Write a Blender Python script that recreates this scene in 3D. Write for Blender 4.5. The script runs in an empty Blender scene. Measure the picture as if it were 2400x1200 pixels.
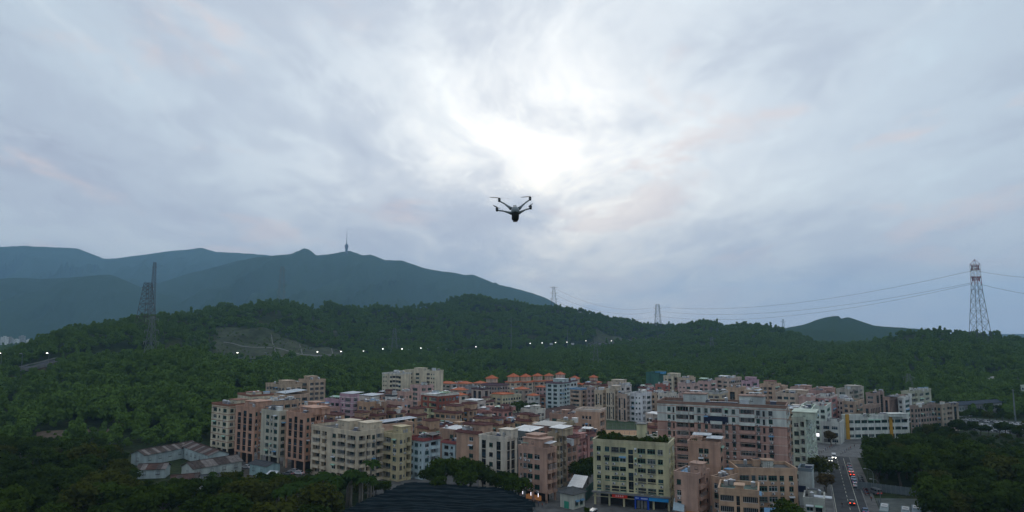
import bpy, math, random
import numpy as np
from mathutils import Vector, Matrix
R = math.radians
sc = bpy.context.scene
col = sc.collection
rng = random.Random(7)

# ------------------------------------------------------------------ camera
F, ZC, PIT = 1600.0, 56.0, math.atan(175 / 1600.0)   # focal length in photo pixels (2400 wide), eye height, upward pitch
cam_d = bpy.data.cameras.new('camera'); cam = bpy.data.objects.new('camera', cam_d); col.objects.link(cam)
cam.location = (0, 0, ZC); cam.rotation_euler = (R(90) + PIT, 0, 0)
cam_d.sensor_width = 36; cam_d.lens = 24; cam_d.clip_start = 0.1; cam_d.clip_end = 60000
sc.camera = cam

# ------------------------------------------------------------------ world: dusk sky behind broken cloud
SUN_EL, SUN_AZ = R(17), R(2.0)          # azimuth to the right of straight ahead
world = bpy.data.worlds.new('World'); sc.world = world; world.use_nodes = True
wt = world.node_tree; wt.nodes.clear()
def N(t, typ, **kw):
    n = t.nodes.new(typ)
    for k, v in kw.items():
        if k.startswith('i_'): n.inputs[int(k[2:])].default_value = v
        else: setattr(n, k, v)
    return n
def wmath(op, a, b=None, c=None, clamp=False, t=None):
    t = t or wt
    n = t.nodes.new('ShaderNodeMath'); n.operation = op; n.use_clamp = clamp
    for i, v in enumerate((a, b, c)):
        if v is None: continue
        if isinstance(v, (int, float)): n.inputs[i].default_value = v
        else: t.links.new(v, n.inputs[i])
    return n.outputs[0]
def ramp(fac, stops, t=None, interp='EASE'):
    t = t or wt
    n = t.nodes.new('ShaderNodeValToRGB'); n.color_ramp.interpolation = interp
    el = n.color_ramp.elements
    while len(el) > 1: el.remove(el[-1])
    el[0].position, el[0].color = stops[0][0], (*stops[0][1], 1)
    for p, c in stops[1:]:
        e = el.new(p); e.color = (*c, 1)
    t.links.new(fac, n.inputs[0]); return n.outputs[0]
def mixc(fac, a, b, t=None, mode='MIX'):
    t = t or wt
    n = t.nodes.new('ShaderNodeMix'); n.data_type = 'RGBA'; n.blend_type = mode
    for i, v in ((0, fac), (6, a), (7, b)):
        if isinstance(v, (int, float)): n.inputs[i].default_value = v
        elif isinstance(v, tuple): n.inputs[i].default_value = (*v, 1)
        else: t.links.new(v, n.inputs[i])
    return n.outputs[2]
def noise(vec, scale, detail=6, rough=.55, dist=0, t=None, lac=2):
    t = t or wt
    n = N(t, 'ShaderNodeTexNoise'); n.inputs['Scale'].default_value = scale; n.inputs['Detail'].default_value = detail
    n.inputs['Roughness'].default_value = rough; n.inputs['Distortion'].default_value = dist; n.inputs['Lacunarity'].default_value = lac
    if vec is not None: t.links.new(vec, n.inputs['Vector'])
    return n.outputs['Fac']
sky = N(wt, 'ShaderNodeTexSky', sky_type='NISHITA', sun_disc=False, sun_elevation=SUN_EL, sun_rotation=SUN_AZ)
skyc = mixc(1.0, sky.outputs[0], (.10, .10, .10), mode='MULTIPLY')
tc = N(wt, 'ShaderNodeTexCoord')
sep = N(wt, 'ShaderNodeSeparateXYZ'); wt.links.new(tc.outputs['Generated'], sep.inputs[0])
X, Y, Zd = sep.outputs
zc = wmath('MAXIMUM', Zd, 0.0)
den = wmath('ADD', zc, 0.16)
cmb = N(wt, 'ShaderNodeCombineXYZ')
wt.links.new(wmath('DIVIDE', X, den), cmb.inputs[0]); wt.links.new(wmath('DIVIDE', Y, den), cmb.inputs[1])
def mapping(vec, rot, scl, loc=(0, 0, 0), t=None):
    t = t or wt
    m = N(t, 'ShaderNodeMapping'); m.inputs['Rotation'].default_value = rot; m.inputs['Scale'].default_value = scl; m.inputs['Location'].default_value = loc
    t.links.new(vec, m.inputs['Vector']); return m.outputs[0]
plane = cmb.outputs[0]
# warp the cloud plane a little so that the bands wander
wn = N(wt, 'ShaderNodeTexNoise'); wn.inputs['Scale'].default_value = .9; wn.inputs['Detail'].default_value = 3; wt.links.new(plane, wn.inputs['Vector'])
wv = N(wt, 'ShaderNodeVectorMath', operation='MULTIPLY_ADD'); wv.inputs[1].default_value = (.55, .55, 0); wt.links.new(wn.outputs['Color'], wv.inputs[0]); wt.links.new(plane, wv.inputs[2])
plane = wv.outputs[0]
big = noise(mapping(plane, (0, 0, R(12)), (1.0, .62, 1), (3.1, 1.7, .3)), .75, 6, .55, .2)
fine = noise(mapping(plane, (0, 0, R(-14)), (1.3, .62, 1), (1.0, 7.7, 2.0)), 1.9, 9, .62, .3)
wisp = noise(mapping(plane, (0, 0, R(8)), (1.7, .55, 1), (8.0, 2.2, 4.0)), 2.2, 9, .65, .45)
fin2 = noise(mapping(plane, (0, 0, R(20)), (1.2, .7, 1), (4.0, 1.7, 6.0)), 5.5, 7, .62, .5)
dens = wmath('ADD', wmath('ADD', wmath('MULTIPLY', big, .50), wmath('MULTIPLY', fine, .38)), wmath('MULTIPLY', fin2, .12))
cov = ramp(dens, [(.36, (0, 0, 0)), (.60, (1, 1, 1))])
# clouds, thin to thick (radiance)
cloud = ramp(dens, [(.37, (.605, .715, .79)), (.46, (.545, .625, .705)), (.53, (.475, .54, .632)), (.62, (.405, .452, .555))])
base = mixc(wmath('MULTIPLY_ADD', cov, .22, .76), skyc, cloud)
# light of the hidden sun spread through the cloud sheet
GEL = SUN_EL - R(1)
sd = (math.sin(SUN_AZ) * math.cos(GEL), math.cos(SUN_AZ) * math.cos(GEL), math.sin(GEL))
dv = N(wt, 'ShaderNodeVectorMath', operation='DOT_PRODUCT'); dv.inputs[1].default_value = sd
wt.links.new(tc.outputs['Generated'], dv.inputs[0])
dotp = wmath('MAXIMUM', dv.outputs['Value'], 0.0)
thin = wmath('MAXIMUM', wmath('SUBTRACT', 2.5, wmath('MULTIPLY', dens, 3.0)), .25)
g1 = wmath('MULTIPLY', wmath('POWER', dotp, 55), .05)
g2 = wmath('MULTIPLY', wmath('POWER', dotp, 9), .125)
glow = wmath('MULTIPLY', wmath('ADD', g1, g2), thin)
# the sheet is thicker low down
lowfade = wmath('MULTIPLY', wmath('SUBTRACT', Zd, .06), 5.5, clamp=True)
glow = wmath('MULTIPLY', glow, lowfade)
gc = N(wt, 'ShaderNodeMix', data_type='RGBA'); gc.inputs[6].default_value = (0, 0, 0, 1); gc.inputs[7].default_value = (1.0, .97, .91, 1)
wt.links.new(glow, gc.inputs[0])
lit = mixc(1.0, base, gc.outputs[2], mode='ADD')
# bright breaks and pink-lit scraps of cloud
wmask = ramp(wisp, [(.54, (0, 0, 0)), (.72, (1, 1, 1))])
lit = mixc(wmath('MULTIPLY', wmask, .36), lit, (.77, .83, .87))
pk = noise(mapping(plane, (0, 0, R(-10)), (1.2, .8, 1), (2.5, 3.0, 9.0)), 1.6, 6, .6, .4)
pmask = ramp(pk, [(.55, (0, 0, 0)), (.68, (1, 1, 1))])
lit = mixc(wmath('MULTIPLY', pmask, .42), lit, (.82, .64, .59))
# grey veil towards the horizon
veil = wmath('POWER', wmath('SUBTRACT', 1.0, wmath('MULTIPLY', zc, 3.4, clamp=True)), 1.6)
lit = mixc(wmath('MULTIPLY', veil, .90), lit, (.56, .585, .66))
bg = N(wt, 'ShaderNodeBackground'); bg.inputs[1].default_value = 1.0
wt.links.new(lit, bg.inputs[0])
wo = N(wt, 'ShaderNodeOutputWorld'); wt.links.new(bg.outputs[0], wo.inputs[0])

sun_d = bpy.data.lights.new('sun', 'SUN'); sun_d.energy = 0.5; sun_d.angle = R(25); sun_d.color = (1, .93, .84)
sun = bpy.data.objects.new('sun', sun_d); col.objects.link(sun)
sun.rotation_euler = Vector((-math.sin(SUN_AZ) * math.cos(SUN_EL), -math.cos(SUN_AZ) * math.cos(SUN_EL), -math.sin(SUN_EL))).to_track_quat('-Z', 'Y').to_euler()
sun.location = (0, 0, 300)
vs = sc.view_settings; vs.view_transform = 'Standard'; vs.look = 'None'; vs.exposure = 0.12; vs.gamma = 1; vs.use_curve_mapping = False
sc.cycles.max_bounces = 6; sc.cycles.diffuse_bounces = 3; sc.cycles.volume_bounces = 1; sc.cycles.use_denoising = True
sc.cycles.transparent_max_bounces = 8; sc.cycles.caustics_reflective = False; sc.cycles.caustics_refractive = False

# ------------------------------------------------------------------ helpers
CP, SP = math.cos(PIT), math.sin(PIT)
def P(px, py, D):                      # the point at distance D ahead that the photo shows at (px, py)
    a, b = (px - 1200) / F, (600 - py) / F
    t = D / (CP - b * SP)
    return Vector((a * t, D, ZC + (SP + b * CP) * t))
def G(px, D, z=0.0):                   # the point at distance D, height z, in photo column px
    fw = D * CP + (z - ZC) * SP
    return Vector(((px - 1200) / F * fw, D, z))
def depth_of(py, z):                   # distance at which height z shows in row py (mid column)
    b = (600 - py) / F
    return (z - ZC) * (CP - b * SP) / (SP + b * CP)
def tag(o, label=None, cat=None, group=None, kind=None):
    if label: o['label'] = label
    if cat: o['category'] = cat
    if group: o['group'] = group
    if kind: o['kind'] = kind
    return o
def link(name, me, parent=None, loc=None, rz=None):
    o = bpy.data.objects.new(name, me); col.objects.link(o)
    if parent is not None: o.parent = parent
    if loc is not None: o.location = loc
    if rz is not None: o.rotation_euler = (0, 0, rz)
    return o
def empty(name, loc=(0, 0, 0), rz=0.0):
    o = bpy.data.objects.new(name, None); col.objects.link(o); o.empty_display_size = .5
    o.location = loc; o.rotation_euler = (0, 0, rz); return o
def copy_tree(o, parent=None):
    c = o.copy(); col.objects.link(c)
    if parent is not None: c.parent = parent
    for ch in o.children: copy_tree(ch, c)
    return c
class MB:
    def __init__(s): s.v = []; s.f = []; s.m = []; s.mats = []
    def mi(s, m):
        if m not in s.mats: s.mats.append(m)
        return s.mats.index(m)
    def poly(s, pts, m):
        n = len(s.v); s.v += [tuple(p) for p in pts]; s.f.append(tuple(range(n, n + len(pts)))); s.m.append(s.mi(m))
    def box(s, x0, x1, y0, y1, z0, z1, m, rot=None, bottom=True):
        n = len(s.v)
        p = [(x0, y0, z0), (x1, y0, z0), (x1, y1, z0), (x0, y1, z0), (x0, y0, z1), (x1, y0, z1), (x1, y1, z1), (x0, y1, z1)]
        if rot: p = [tuple(rot @ Vector(q)) for q in p]
        s.v += p
        fs = [(0, 1, 5, 4), (1, 2, 6, 5), (2, 3, 7, 6), (3, 0, 4, 7), (4, 5, 6, 7)] + ([(3, 2, 1, 0)] if bottom else [])
        for f in fs: s.f.append(tuple(n + i for i in f)); s.m.append(s.mi(m))
        return s
    def beam(s, a, b, r, m, n=4, r2=None):
        a, b = Vector(a), Vector(b); d = (b - a).normalized()
        u = d.cross(Vector((0, 0, 1)) if abs(d.z) < .95 else Vector((0, 1, 0))).normalized(); w = d.cross(u)
        k = len(s.v); r2 = r if r2 is None else r2
        for q, rr in ((a, r), (b, r2)):
            for i in range(n):
                t = 2 * math.pi * (i + .5) / n
                s.v.append(tuple(q + (u * math.cos(t) + w * math.sin(t)) * rr))
        for i in range(n):
            j = (i + 1) % n
            s.f.append((k + i, k + j, k + n + j, k + n + i)); s.m.append(s.mi(m))
        s.f.append(tuple(k + i for i in reversed(range(n)))); s.m.append(s.mi(m))
        s.f.append(tuple(k + n + i for i in range(n))); s.m.append(s.mi(m))
        return s
    def tube(s, pts, rads, m, n=8, sx=1.0):
        k = len(s.v); pts = [Vector(p) for p in pts]
        for i, q in enumerate(pts):
            d = (pts[min(i + 1, len(pts) - 1)] - pts[max(i - 1, 0)]).normalized()
            u = d.cross(Vector((0, 0, 1)) if abs(d.z) < .9 else Vector((0, 1, 0))).normalized(); w = d.cross(u)
            for j in range(n):
                t = 2 * math.pi * j / n
                s.v.append(tuple(q + (u * math.cos(t) * sx + w * math.sin(t)) * rads[i]))
        for i in range(len(pts) - 1):
            for j in range(n):
                a, b = k + i * n + j, k + i * n + (j + 1) % n
                s.f.append((a, b, b + n, a + n)); s.m.append(s.mi(m))
        s.f.append(tuple(k + j for j in reversed(range(n)))); s.m.append(s.mi(m))
        e = k + (len(pts) - 1) * n; s.f.append(tuple(e + j for j in range(n))); s.m.append(s.mi(m))
        return s
    def mesh(s, name, smooth=False):
        me = bpy.data.meshes.new(name); me.from_pydata(s.v, [], s.f)
        for m in s.mats: me.materials.append(m)
        me.polygons.foreach_set('material_index', s.m)
        if smooth: me.polygons.foreach_set('use_smooth', [True] * len(s.f))
        me.update(); return me
    def build(s, name, parent=None, loc=None, rz=None, smooth=False):
        return link(name, s.mesh(name, smooth), parent, loc, rz)

# ------------------------------------------------------------------ materials
_mats = {}
def mat(name, rgb, rough=.8, var=.15, vscale=.25, metal=0.0, streak=0.0, emit=None, spec=.3, bump=0.0, bscale=3.0):
    if name in _mats: return _mats[name]
    m = bpy.data.materials.new(name); m.use_nodes = True; t = m.node_tree
    b = t.nodes['Principled BSDF']; b.inputs['Roughness'].default_value = rough; b.inputs['Metallic'].default_value = metal
    b.inputs['Specular IOR Level'].default_value = spec
    g = N(t, 'ShaderNodeNewGeometry')
    n1 = noise(g.outputs['Position'], vscale, 6, .6, .2, t)
    lo = tuple(c * (1 - var) for c in rgb); hi = tuple(min(1, c * (1 + var)) for c in rgb)
    c = ramp(n1, [(.3, lo), (.7, hi)], t, 'LINEAR')
    if streak:
        mp = mapping(g.outputs['Position'], (0, 0, 0), (.5, .5, .045), t=t)
        n2 = noise(mp, 1.0, 5, .6, .1, t)
        k = ramp(n2, [(.42, (1, 1, 1)), (.75, (1 - streak, 1 - streak, 1 - streak * .9))], t, 'LINEAR')
        c = mixc(1.0, c, k, t, 'MULTIPLY')
    t.links.new(c, b.inputs['Base Color'])
    if bump:
        bp = N(t, 'ShaderNodeBump'); bp.inputs['Strength'].default_value = bump
        t.links.new(noise(g.outputs['Position'], bscale, 6, .6, 0, t), bp.inputs['Height']); t.links.new(bp.outputs[0], b.inputs['Normal'])
    if emit:
        b.inputs['Emission Color'].default_value = (*emit[0], 1); b.inputs['Emission Strength'].default_value = emit[1]
    _mats[name] = m; return m
def wall_mat(rgb):
    rgb = tuple(min(.74, c) for c in (rgb[0] * 1.20, rgb[1] * 1.17, rgb[2] * 1.10))
    return mat('wall_%d_%d_%d' % tuple(int(c * 255) for c in rgb), rgb, .78, .18, .16, streak=.45)
def leaf_mat(name, rgb, var=.45, trans=.25, hue=(1.35, 1.15, .7)):
    if name in _mats: return _mats[name]
    m = bpy.data.materials.new(name); m.use_nodes = True; t = m.node_tree; t.nodes.clear()
    oi = N(t, 'ShaderNodeObjectInfo'); g = N(t, 'ShaderNodeNewGeometry')
    n1 = noise(g.outputs['Position'], .9, 3, .6, 0, t); n2 = noise(g.outputs['Position'], .012, 5, .6, 0, t)
    f = wmath('ADD', wmath('MULTIPLY', oi.outputs['Random'], .56), wmath('ADD', wmath('MULTIPLY', n1, .18), wmath('MULTIPLY', n2, .62)), t=t)
    d = tuple(c * (1 - var) for c in rgb); h = tuple(c * k * (1 + var * .5) for c, k in zip(rgb, hue))
    c = ramp(f, [(.38, d), (.62, rgb), (.88, h)], t, 'LINEAR')
    df = N(t, 'ShaderNodeBsdfDiffuse'); tr = N(t, 'ShaderNodeBsdfTranslucent'); mx = N(t, 'ShaderNodeMixShader'); mx.inputs[0].default_value = trans
    t.links.new(c, df.inputs[0]); t.links.new(c, tr.inputs[0]); t.links.new(df.outputs[0], mx.inputs[1]); t.links.new(tr.outputs[0], mx.inputs[2])
    o = N(t, 'ShaderNodeOutputMaterial'); t.links.new(mx.outputs[0], o.inputs[0])
    _mats[name] = m; return m

# ------------------------------------------------------------------ terrain
def _h(i, j, s):
    n = (i.astype(np.int64) * 374761393 + j.astype(np.int64) * 668265263 + s * 1274126177) & 0x7fffffff
    n = ((n ^ (n >> 13)) * 1274126177) & 0x7fffffff
    return ((n ^ (n >> 16)) & 0xffff) / 65535.0
def vnoise(x, y, s=0):
    i, j = np.floor(x), np.floor(y); fx, fy = x - i, y - j
    fx, fy = fx * fx * (3 - 2 * fx), fy * fy * (3 - 2 * fy)
    a, b, c, d = _h(i, j, s), _h(i + 1, j, s), _h(i, j + 1, s), _h(i + 1, j + 1, s)
    return (a * (1 - fx) + b * fx) * (1 - fy) + (c * (1 - fx) + d * fx) * fy
def fbm(x, y, o=5, s=0):
    r, k, w = 0, 0, 1.0
    for q in range(o):
        r = r + vnoise(x * 2 ** q + 17 * q, y * 2 ** q - 9 * q, s + q) * w; k += w; w *= .5
    return r / k - .5
COLS = {  # photo column: ground height along the line of sight (distance, z)
    -500: [(0, 0), (300, 0), (420, 5), (560, 14), (700, 18), (900, 12), (1500, 8)],
    0:    [(0, 0), (330, 0), (430, 4), (540, 17), (600, 21), (720, 21), (900, 12), (1500, 8)],
    120:  [(0, 0), (340, 0), (440, 7), (560, 22), (700, 35), (820, 40), (1000, 22), (1600, 10)],
    200:  [(0, 0), (340, 0), (440, 10), (560, 27), (740, 45), (900, 56), (1150, 30), (1700, 12)],
    400:  [(0, 0), (345, 0), (430, 13), (520, 27), (570, 31), (640, 30), (760, 44), (1000, 73), (1300, 40), (1900, 15)],
    520:  [(0, 0), (360, 0), (440, 11), (540, 22), (640, 22), (760, 17), (790, 20), (920, 52), (1080, 84), (1400, 40), (2000, 15)],
    670:  [(0, 0), (420, 0), (480, 10), (600, 19), (700, 16), (790, 18), (910, 47), (1000, 65), (1150, 97), (1500, 50), (2100, 15)],
    820:  [(0, 0), (480, 0), (540, 9), (640, 15), (760, 14), (860, 18), (920, 26), (1000, 44), (1250, 93), (1600, 50), (2200, 15)],
    900:  [(0, 0), (520, 0), (570, 10), (700, 15), (800, 13), (920, 18), (980, 24), (1100, 48), (1350, 107), (1700, 60), (2300, 15)],
    1000: [(0, 0), (560, 0), (620, 7), (760, 13), (880, 14), (970, 19), (1030, 25), (1200, 60), (1430, 101), (1800, 70), (2400, 15)],
    1100: [(0, 0), (600, 0), (660, 6), (800, 12), (920, 14), (1020, 20), (1080, 27), (1250, 68), (1580, 132), (2000, 80), (2500, 15)],
    1200: [(0, 0), (620, 0), (680, 7), (850, 13), (980, 17), (1080, 22), (1140, 28), (1300, 66), (1530, 119), (2000, 70), (2500, 15)],
    1300: [(0, 0), (625, 0), (690, 8), (850, 13), (1020, 19), (1150, 24), (1210, 28), (1350, 62), (1520, 104), (2000, 60), (2500, 15)],
    1400: [(0, 0), (625, 0), (690, 9), (850, 15), (1050, 22), (1270, 25), (1330, 34), (1450, 65), (1540, 90), (2000, 50), (2500, 15)],
    1500: [(0, 0), (615, 0), (690, 11), (850, 17), (1050, 22), (1420, 22), (1480, 32), (1640, 72), (2000, 40), (2500, 15)],
    1560: [(0, 0), (610, 0), (690, 12), (850, 17), (1100, 24), (1400, 34), (1600, 59), (2000, 40), (2500, 15)],
    1640: [(0, 0), (600, 0), (690, 13), (850, 16), (1050, 25), (1200, 42), (1400, 74), (1800, 30), (2500, 15)],
    1700: [(0, 0), (590, 0), (680, 13), (850, 17), (1050, 28), (1200, 45), (1330, 65), (1700, 25), (2500, 15)],
    1800: [(0, 0), (570, 0), (660, 14), (780, 22), (850, 21), (1000, 24), (1250, 52), (1600, 25), (2500, 12)],
    1900: [(0, 0), (545, 0), (640, 13), (760, 23), (850, 21), (1000, 22), (1150, 29), (1500, 15), (2500, 12)],
    1960: [(0, 0), (525, 0), (620, 12), (740, 22), (850, 20), (1000, 24), (1300, 15), (2500, 12)],
    2050: [(0, 0), (510, 0), (600, 9), (720, 19), (850, 27), (960, 41), (1200, 20), (2500, 12)],
    2120: [(0, 0), (500, 0), (590, 8), (700, 20), (820, 37), (920, 52), (1200, 20), (2500, 12)],
    2220: [(0, 0), (480, 0), (580, 7), (700, 22), (820, 42), (910, 56), (1200, 20), (2500, 12)],
    2320: [(0, 0), (465, 0), (570, 7), (690, 20), (800, 37), (880, 46), (1200, 18), (2500, 12)],
    2420: [(0, 0), (455, 0), (560, 6), (680, 17), (780, 28), (860, 36), (1200, 15), (2500, 12)],
    2900: [(0, 0), (430, 0), (560, 5), (680, 12), (800, 18), (1200, 10), (2500, 10)],
}
_dg = np.concatenate([np.arange(0, 600, 10.), np.arange(600, 2600, 15.), [3000, 20000]])
_cp = np.array(sorted(COLS), float)
def _smooth(z, k):
    ker = np.hanning(k + 2)[1:-1]; ker /= ker.sum()
    return np.convolve(np.pad(z, k // 2, mode='edge'), ker, mode='valid')
_cz = np.array([_smooth(np.interp(_dg, *zip(*COLS[int(p)])), 5) for p in _cp])
_pg = np.arange(-500, 2901, 20.)
_cz2 = np.array([[0.0]])
_cz2 = np.array([np.interp(_pg, _cp, _cz[:, j]) for j in range(len(_dg))])     # [D, px]
for j in range(len(_dg)): _cz2[j] = _smooth(_cz2[j], 5)
def ground_z(x, y):
    x = np.asarray(x, float); y = np.asarray(y, float)
    r = np.hypot(x, y); yy = np.maximum(y, 1e-3)
    u = np.clip(np.where(y > .05 * r, x / yy, np.sign(x) * 2), -1.05, 1.05)
    D = np.where(np.abs(u) < 1.05, y, r * .69)
    D = np.where(y <= .05 * r, r * .69, D)
    px = np.clip(1200 + F * u, -500, 2900)
    fi = np.clip(np.interp(D, _dg, np.arange(len(_dg))), 0, len(_dg) - 1.001); fj = np.clip((px + 500) / 20, 0, len(_pg) - 1.001)
    i, j = fi.astype(int), fj.astype(int); a, b = fi - i, fj - j
    z = (_cz2[i, j] * (1 - a) + _cz2[i + 1, j] * a) * (1 - b) + (_cz2[i, j + 1] * (1 - a) + _cz2[i + 1, j + 1] * a) * b
    k = np.clip(z / 40, 0, 1)
    z = z + k * (fbm(x / 140, y / 140, 4, 3) * 36 + fbm(x / 45, y / 45, 3, 9) * 10 + 4 - np.abs(fbm(x / 95, y / 150, 3, 15)) * 42)
    return np.where(y < 0, z * .3, z)
def gz(x, y): return float(ground_z(np.array([x]), np.array([y]))[0])
def grid_obj(name, Xs, Ys, Zs, m, parent=None, wrap=False, smooth=True):
    nr, nc = Xs.shape
    v = np.stack([Xs, Ys, Zs], -1).reshape(-1, 3)
    i = np.arange(nr - 1)[:, None]; j = np.arange(nc if wrap else nc - 1)[None, :]; j2 = (j + 1) % nc
    f = np.stack([i * nc + j, i * nc + j2, (i + 1) * nc + j2, (i + 1) * nc + j], -1).reshape(-1, 4)
    me = bpy.data.meshes.new(name); me.from_pydata(v.tolist(), [], f.tolist()); me.materials.append(m)
    if smooth: me.polygons.foreach_set('use_smooth', [True] * len(f))
    me.update(); return link(name, me, parent)
def ground_mat():
    m = bpy.data.materials.new('ground_soil_and_scrub'); m.use_nodes = True; t = m.node_tree; b = t.nodes['Principled BSDF']
    b.inputs['Roughness'].default_value = .95; b.inputs['Specular IOR Level'].default_value = .1
    g = N(t, 'ShaderNodeNewGeometry')
    n1 = noise(g.outputs['Position'], .02, 6, .6, .3, t); n2 = noise(g.outputs['Position'], .4, 5, .6, 0, t)
    c1 = ramp(n1, [(.35, (.018, .032, .012)), (.55, (.03, .045, .016)), (.7, (.075, .06, .035))], t)
    c2 = ramp(n2, [(.35, (.6, .6, .6)), (.65, (1.25, 1.25, 1.2))], t)
    t.links.new(mixc(1, c1, c2, t, 'MULTIPLY'), b.inputs['Base Color']); return m
rings = np.concatenate([np.arange(0.5, 640, 9.), np.arange(640, 1800, 11.), np.geomspace(1800, 12000, 30)])
az = np.concatenate([np.linspace(-math.pi, -.85, 40)[:-1], np.linspace(-.85, .85, 330), np.linspace(.85, math.pi, 40)[1:-1]])
rr, aa = np.meshgrid(rings, az, indexing='ij')
gx, gy = rr * np.sin(aa), rr * np.cos(aa)
tag(grid_obj('ground', gx, gy, ground_z(gx, gy), ground_mat(), wrap=True), kind='structure')

# mountains: height fields of their own, kilometres behind the near hills
def mountain_mat(name, a, b_):
    m = bpy.data.materials.new(name); m.use_nodes = True; t = m.node_tree; b = t.nodes['Principled BSDF']
    b.inputs['Roughness'].default_value = 1; b.inputs['Specular IOR Level'].default_value = 0
    g = N(t, 'ShaderNodeNewGeometry')
    n1 = noise(g.outputs['Position'], .004, 8, .62, .4, t); n2 = noise(g.outputs['Position'], .045, 6, .7, 0, t)
    c = ramp(wmath('ADD', wmath('MULTIPLY', n1, .6), wmath('MULTIPLY', n2, .4), t=t), [(.38, a), (.6, b_)], t)
    t.links.new(c, b.inputs['Base Color'])
    bp = N(t, 'ShaderNodeBump'); bp.inputs['Strength'].default_value = 1; bp.inputs['Distance'].default_value = 14
    t.links.new(n2, bp.inputs['Height']); t.links.new(bp.outputs[0], b.inputs['Normal']); return m
MM = mountain_mat('mountain_forest', (.006, .016, .010), (.046, .078, .036))  # forest patches, contrast raised to paint in shading of the folds
def ridge_z(px, D, prof):
    q = np.interp(px, [p[0] for p in prof], [p[1] for p in prof])
    b = (600 - q) / F
    return ZC + (SP + b * CP) * D / (CP - b * SP)
def mountain(name, prof, D0, wf, wb, p0, p1, rough, seed):
    pxs = np.arange(p0, p1 + 1, 6.)
    tt = np.concatenate([np.linspace(-1, 0, 46), np.linspace(0, 1, 14)[1:]])
    Tm, Pm = np.meshgrid(tt, pxs, indexing='ij')
    Dm = D0 + np.where(Tm < 0, Tm * wf, Tm * wb) + 0 * Pm
    Dm = Dm + (1 - np.abs(Tm)) * fbm(Pm / 160, Pm * 0 + seed, 3, seed) * wf * .25
    xs = (Pm - 1200) / F * Dm / CP
    top = ridge_z(Pm, Dm, prof)
    s = np.abs(Tm); fall = np.where(Tm < 0, (1 - s) ** 1.15, (1 - s) ** .8)
    z = top * fall
    er = fbm(xs / 520, Dm / 700, 6, seed + 5); rid = 1 - np.abs(fbm(xs / 300 + er, Dm / 1500, 4, seed + 11)) * 4
    z = z + s * (1 - s) * top * (er * 1.7 + (rid - .6) * .9) * rough * 3.2
    z = z + fbm(xs / 60, Dm / 60, 3, seed + 2) * 9 * (z > 40)
    return tag(grid_obj(name, xs, Dm, np.maximum(z, 2), MM), kind='structure')
mountain('mountain_range', [(-700, 590), (-300, 572), (-100, 574), (0, 579), (50, 576), (110, 579), (180, 582), (215, 595), (245, 606), (272, 606), (300, 601), (350, 595),
         (400, 588), (440, 585), (472, 580), (490, 586), (505, 590), (560, 593), (620, 597), (700, 612), (900, 660), (1200, 740)], 7200, 2300, 2000, -700, 1200, .6, 21)
mountain('mountain_spur', [(-700, 660), (-300, 655), (0, 653), (60, 651), (100, 654), (200, 648), (262, 643), (285, 652), (330, 672), (420, 700), (520, 740)], 4300, 1200, 1500, -700, 520, .5, 41)
mountain('tower_mountain', [(40, 770), (200, 722), (330, 674), (400, 656), (440, 642), (500, 627), (560, 611), (600, 603), (650, 598), (690, 594), (714, 586), (728, 591), (742, 598), (770, 597), (800, 590),
         (820, 588), (838, 594), (850, 598), (868, 597), (890, 604), (905, 610), (940, 611), (965, 619), (1000, 629), (1030, 635), (1060, 639), (1090, 645), (1110, 644), (1130, 652), (1160, 665), (1200, 675), (1240, 685), (1265, 693), (1290, 704), (1310, 716), (1380, 748), (1440, 770)], 5000, 1900, 1600, 40, 1440, .55, 61)
mountain('far_hill', [(1640, 800), (1760, 782), (1820, 774), (1860, 765), (1900, 752), (1925, 744), (1945, 741), (1958, 742), (1964, 748), (1980, 745), (2000, 750), (2040, 762), (2080, 765), (2120, 769), (2200, 780), (2300, 800)], 2500, 700, 600, 1640, 2300, .5, 81)
mountain('far_hill', [(2000, 815), (2060, 800), (2120, 790), (2200, 786), (2300, 792), (2500, 800), (2800, 815)], 1700, 450, 500, 2000, 2800, .5, 83)
# ------------------------------------------------------------------ vegetation prototypes
nr = np.random.default_rng(11)
LEAF_FAR = leaf_mat('leaves_hillside', (.040, .086, .028), .70, .12, hue=(1.8, 1.4, .9))  # varied tree tones, with dark patches painting gully shade into the colour
LEAF_NEAR = [leaf_mat('leaves_dark', (.023, .044, .014), .45), leaf_mat('leaves_mid', (.032, .060, .016), .45), leaf_mat('leaves_olive', (.040, .054, .018), .4), leaf_mat('leaves_dry', (.075, .062, .030), .35, hue=(1.2, 1.05, .9))]
LEAF_PALM = leaf_mat('leaves_palm', (.022, .048, .017), .4)
BARK = mat('bark', (.10, .085, .065), .95, .25, 1.5)
PBARK = mat('palm_bark', (.20, .18, .15), .9, .2, 1.0)
def leaf_cloud(cent, nor, size, jit=.55, aspect=1.0):
    n = len(cent)
    nn = nor + nr.normal(0, jit, (n, 3)); nn /= np.linalg.norm(nn, axis=1, keepdims=True) + 1e-9
    r = nr.normal(0, 1, (n, 3)); u = np.cross(nn, r); u /= np.linalg.norm(u, axis=1, keepdims=True) + 1e-9
    w = np.cross(nn, u); s = (size * nr.uniform(.6, 1.35, n))[:, None] * .5
    k = nr.uniform(.5, 1.0, (n, 1))
    p = [cent - u * s, cent - w * s * k, cent + u * s, cent + w * s * nr.uniform(.6, 1.1, (n, 1)) + nn * s * .35]
    v = np.stack(p, 1).reshape(-1, 3); f = np.arange(4 * n).reshape(-1, 4)
    return v, f
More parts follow.
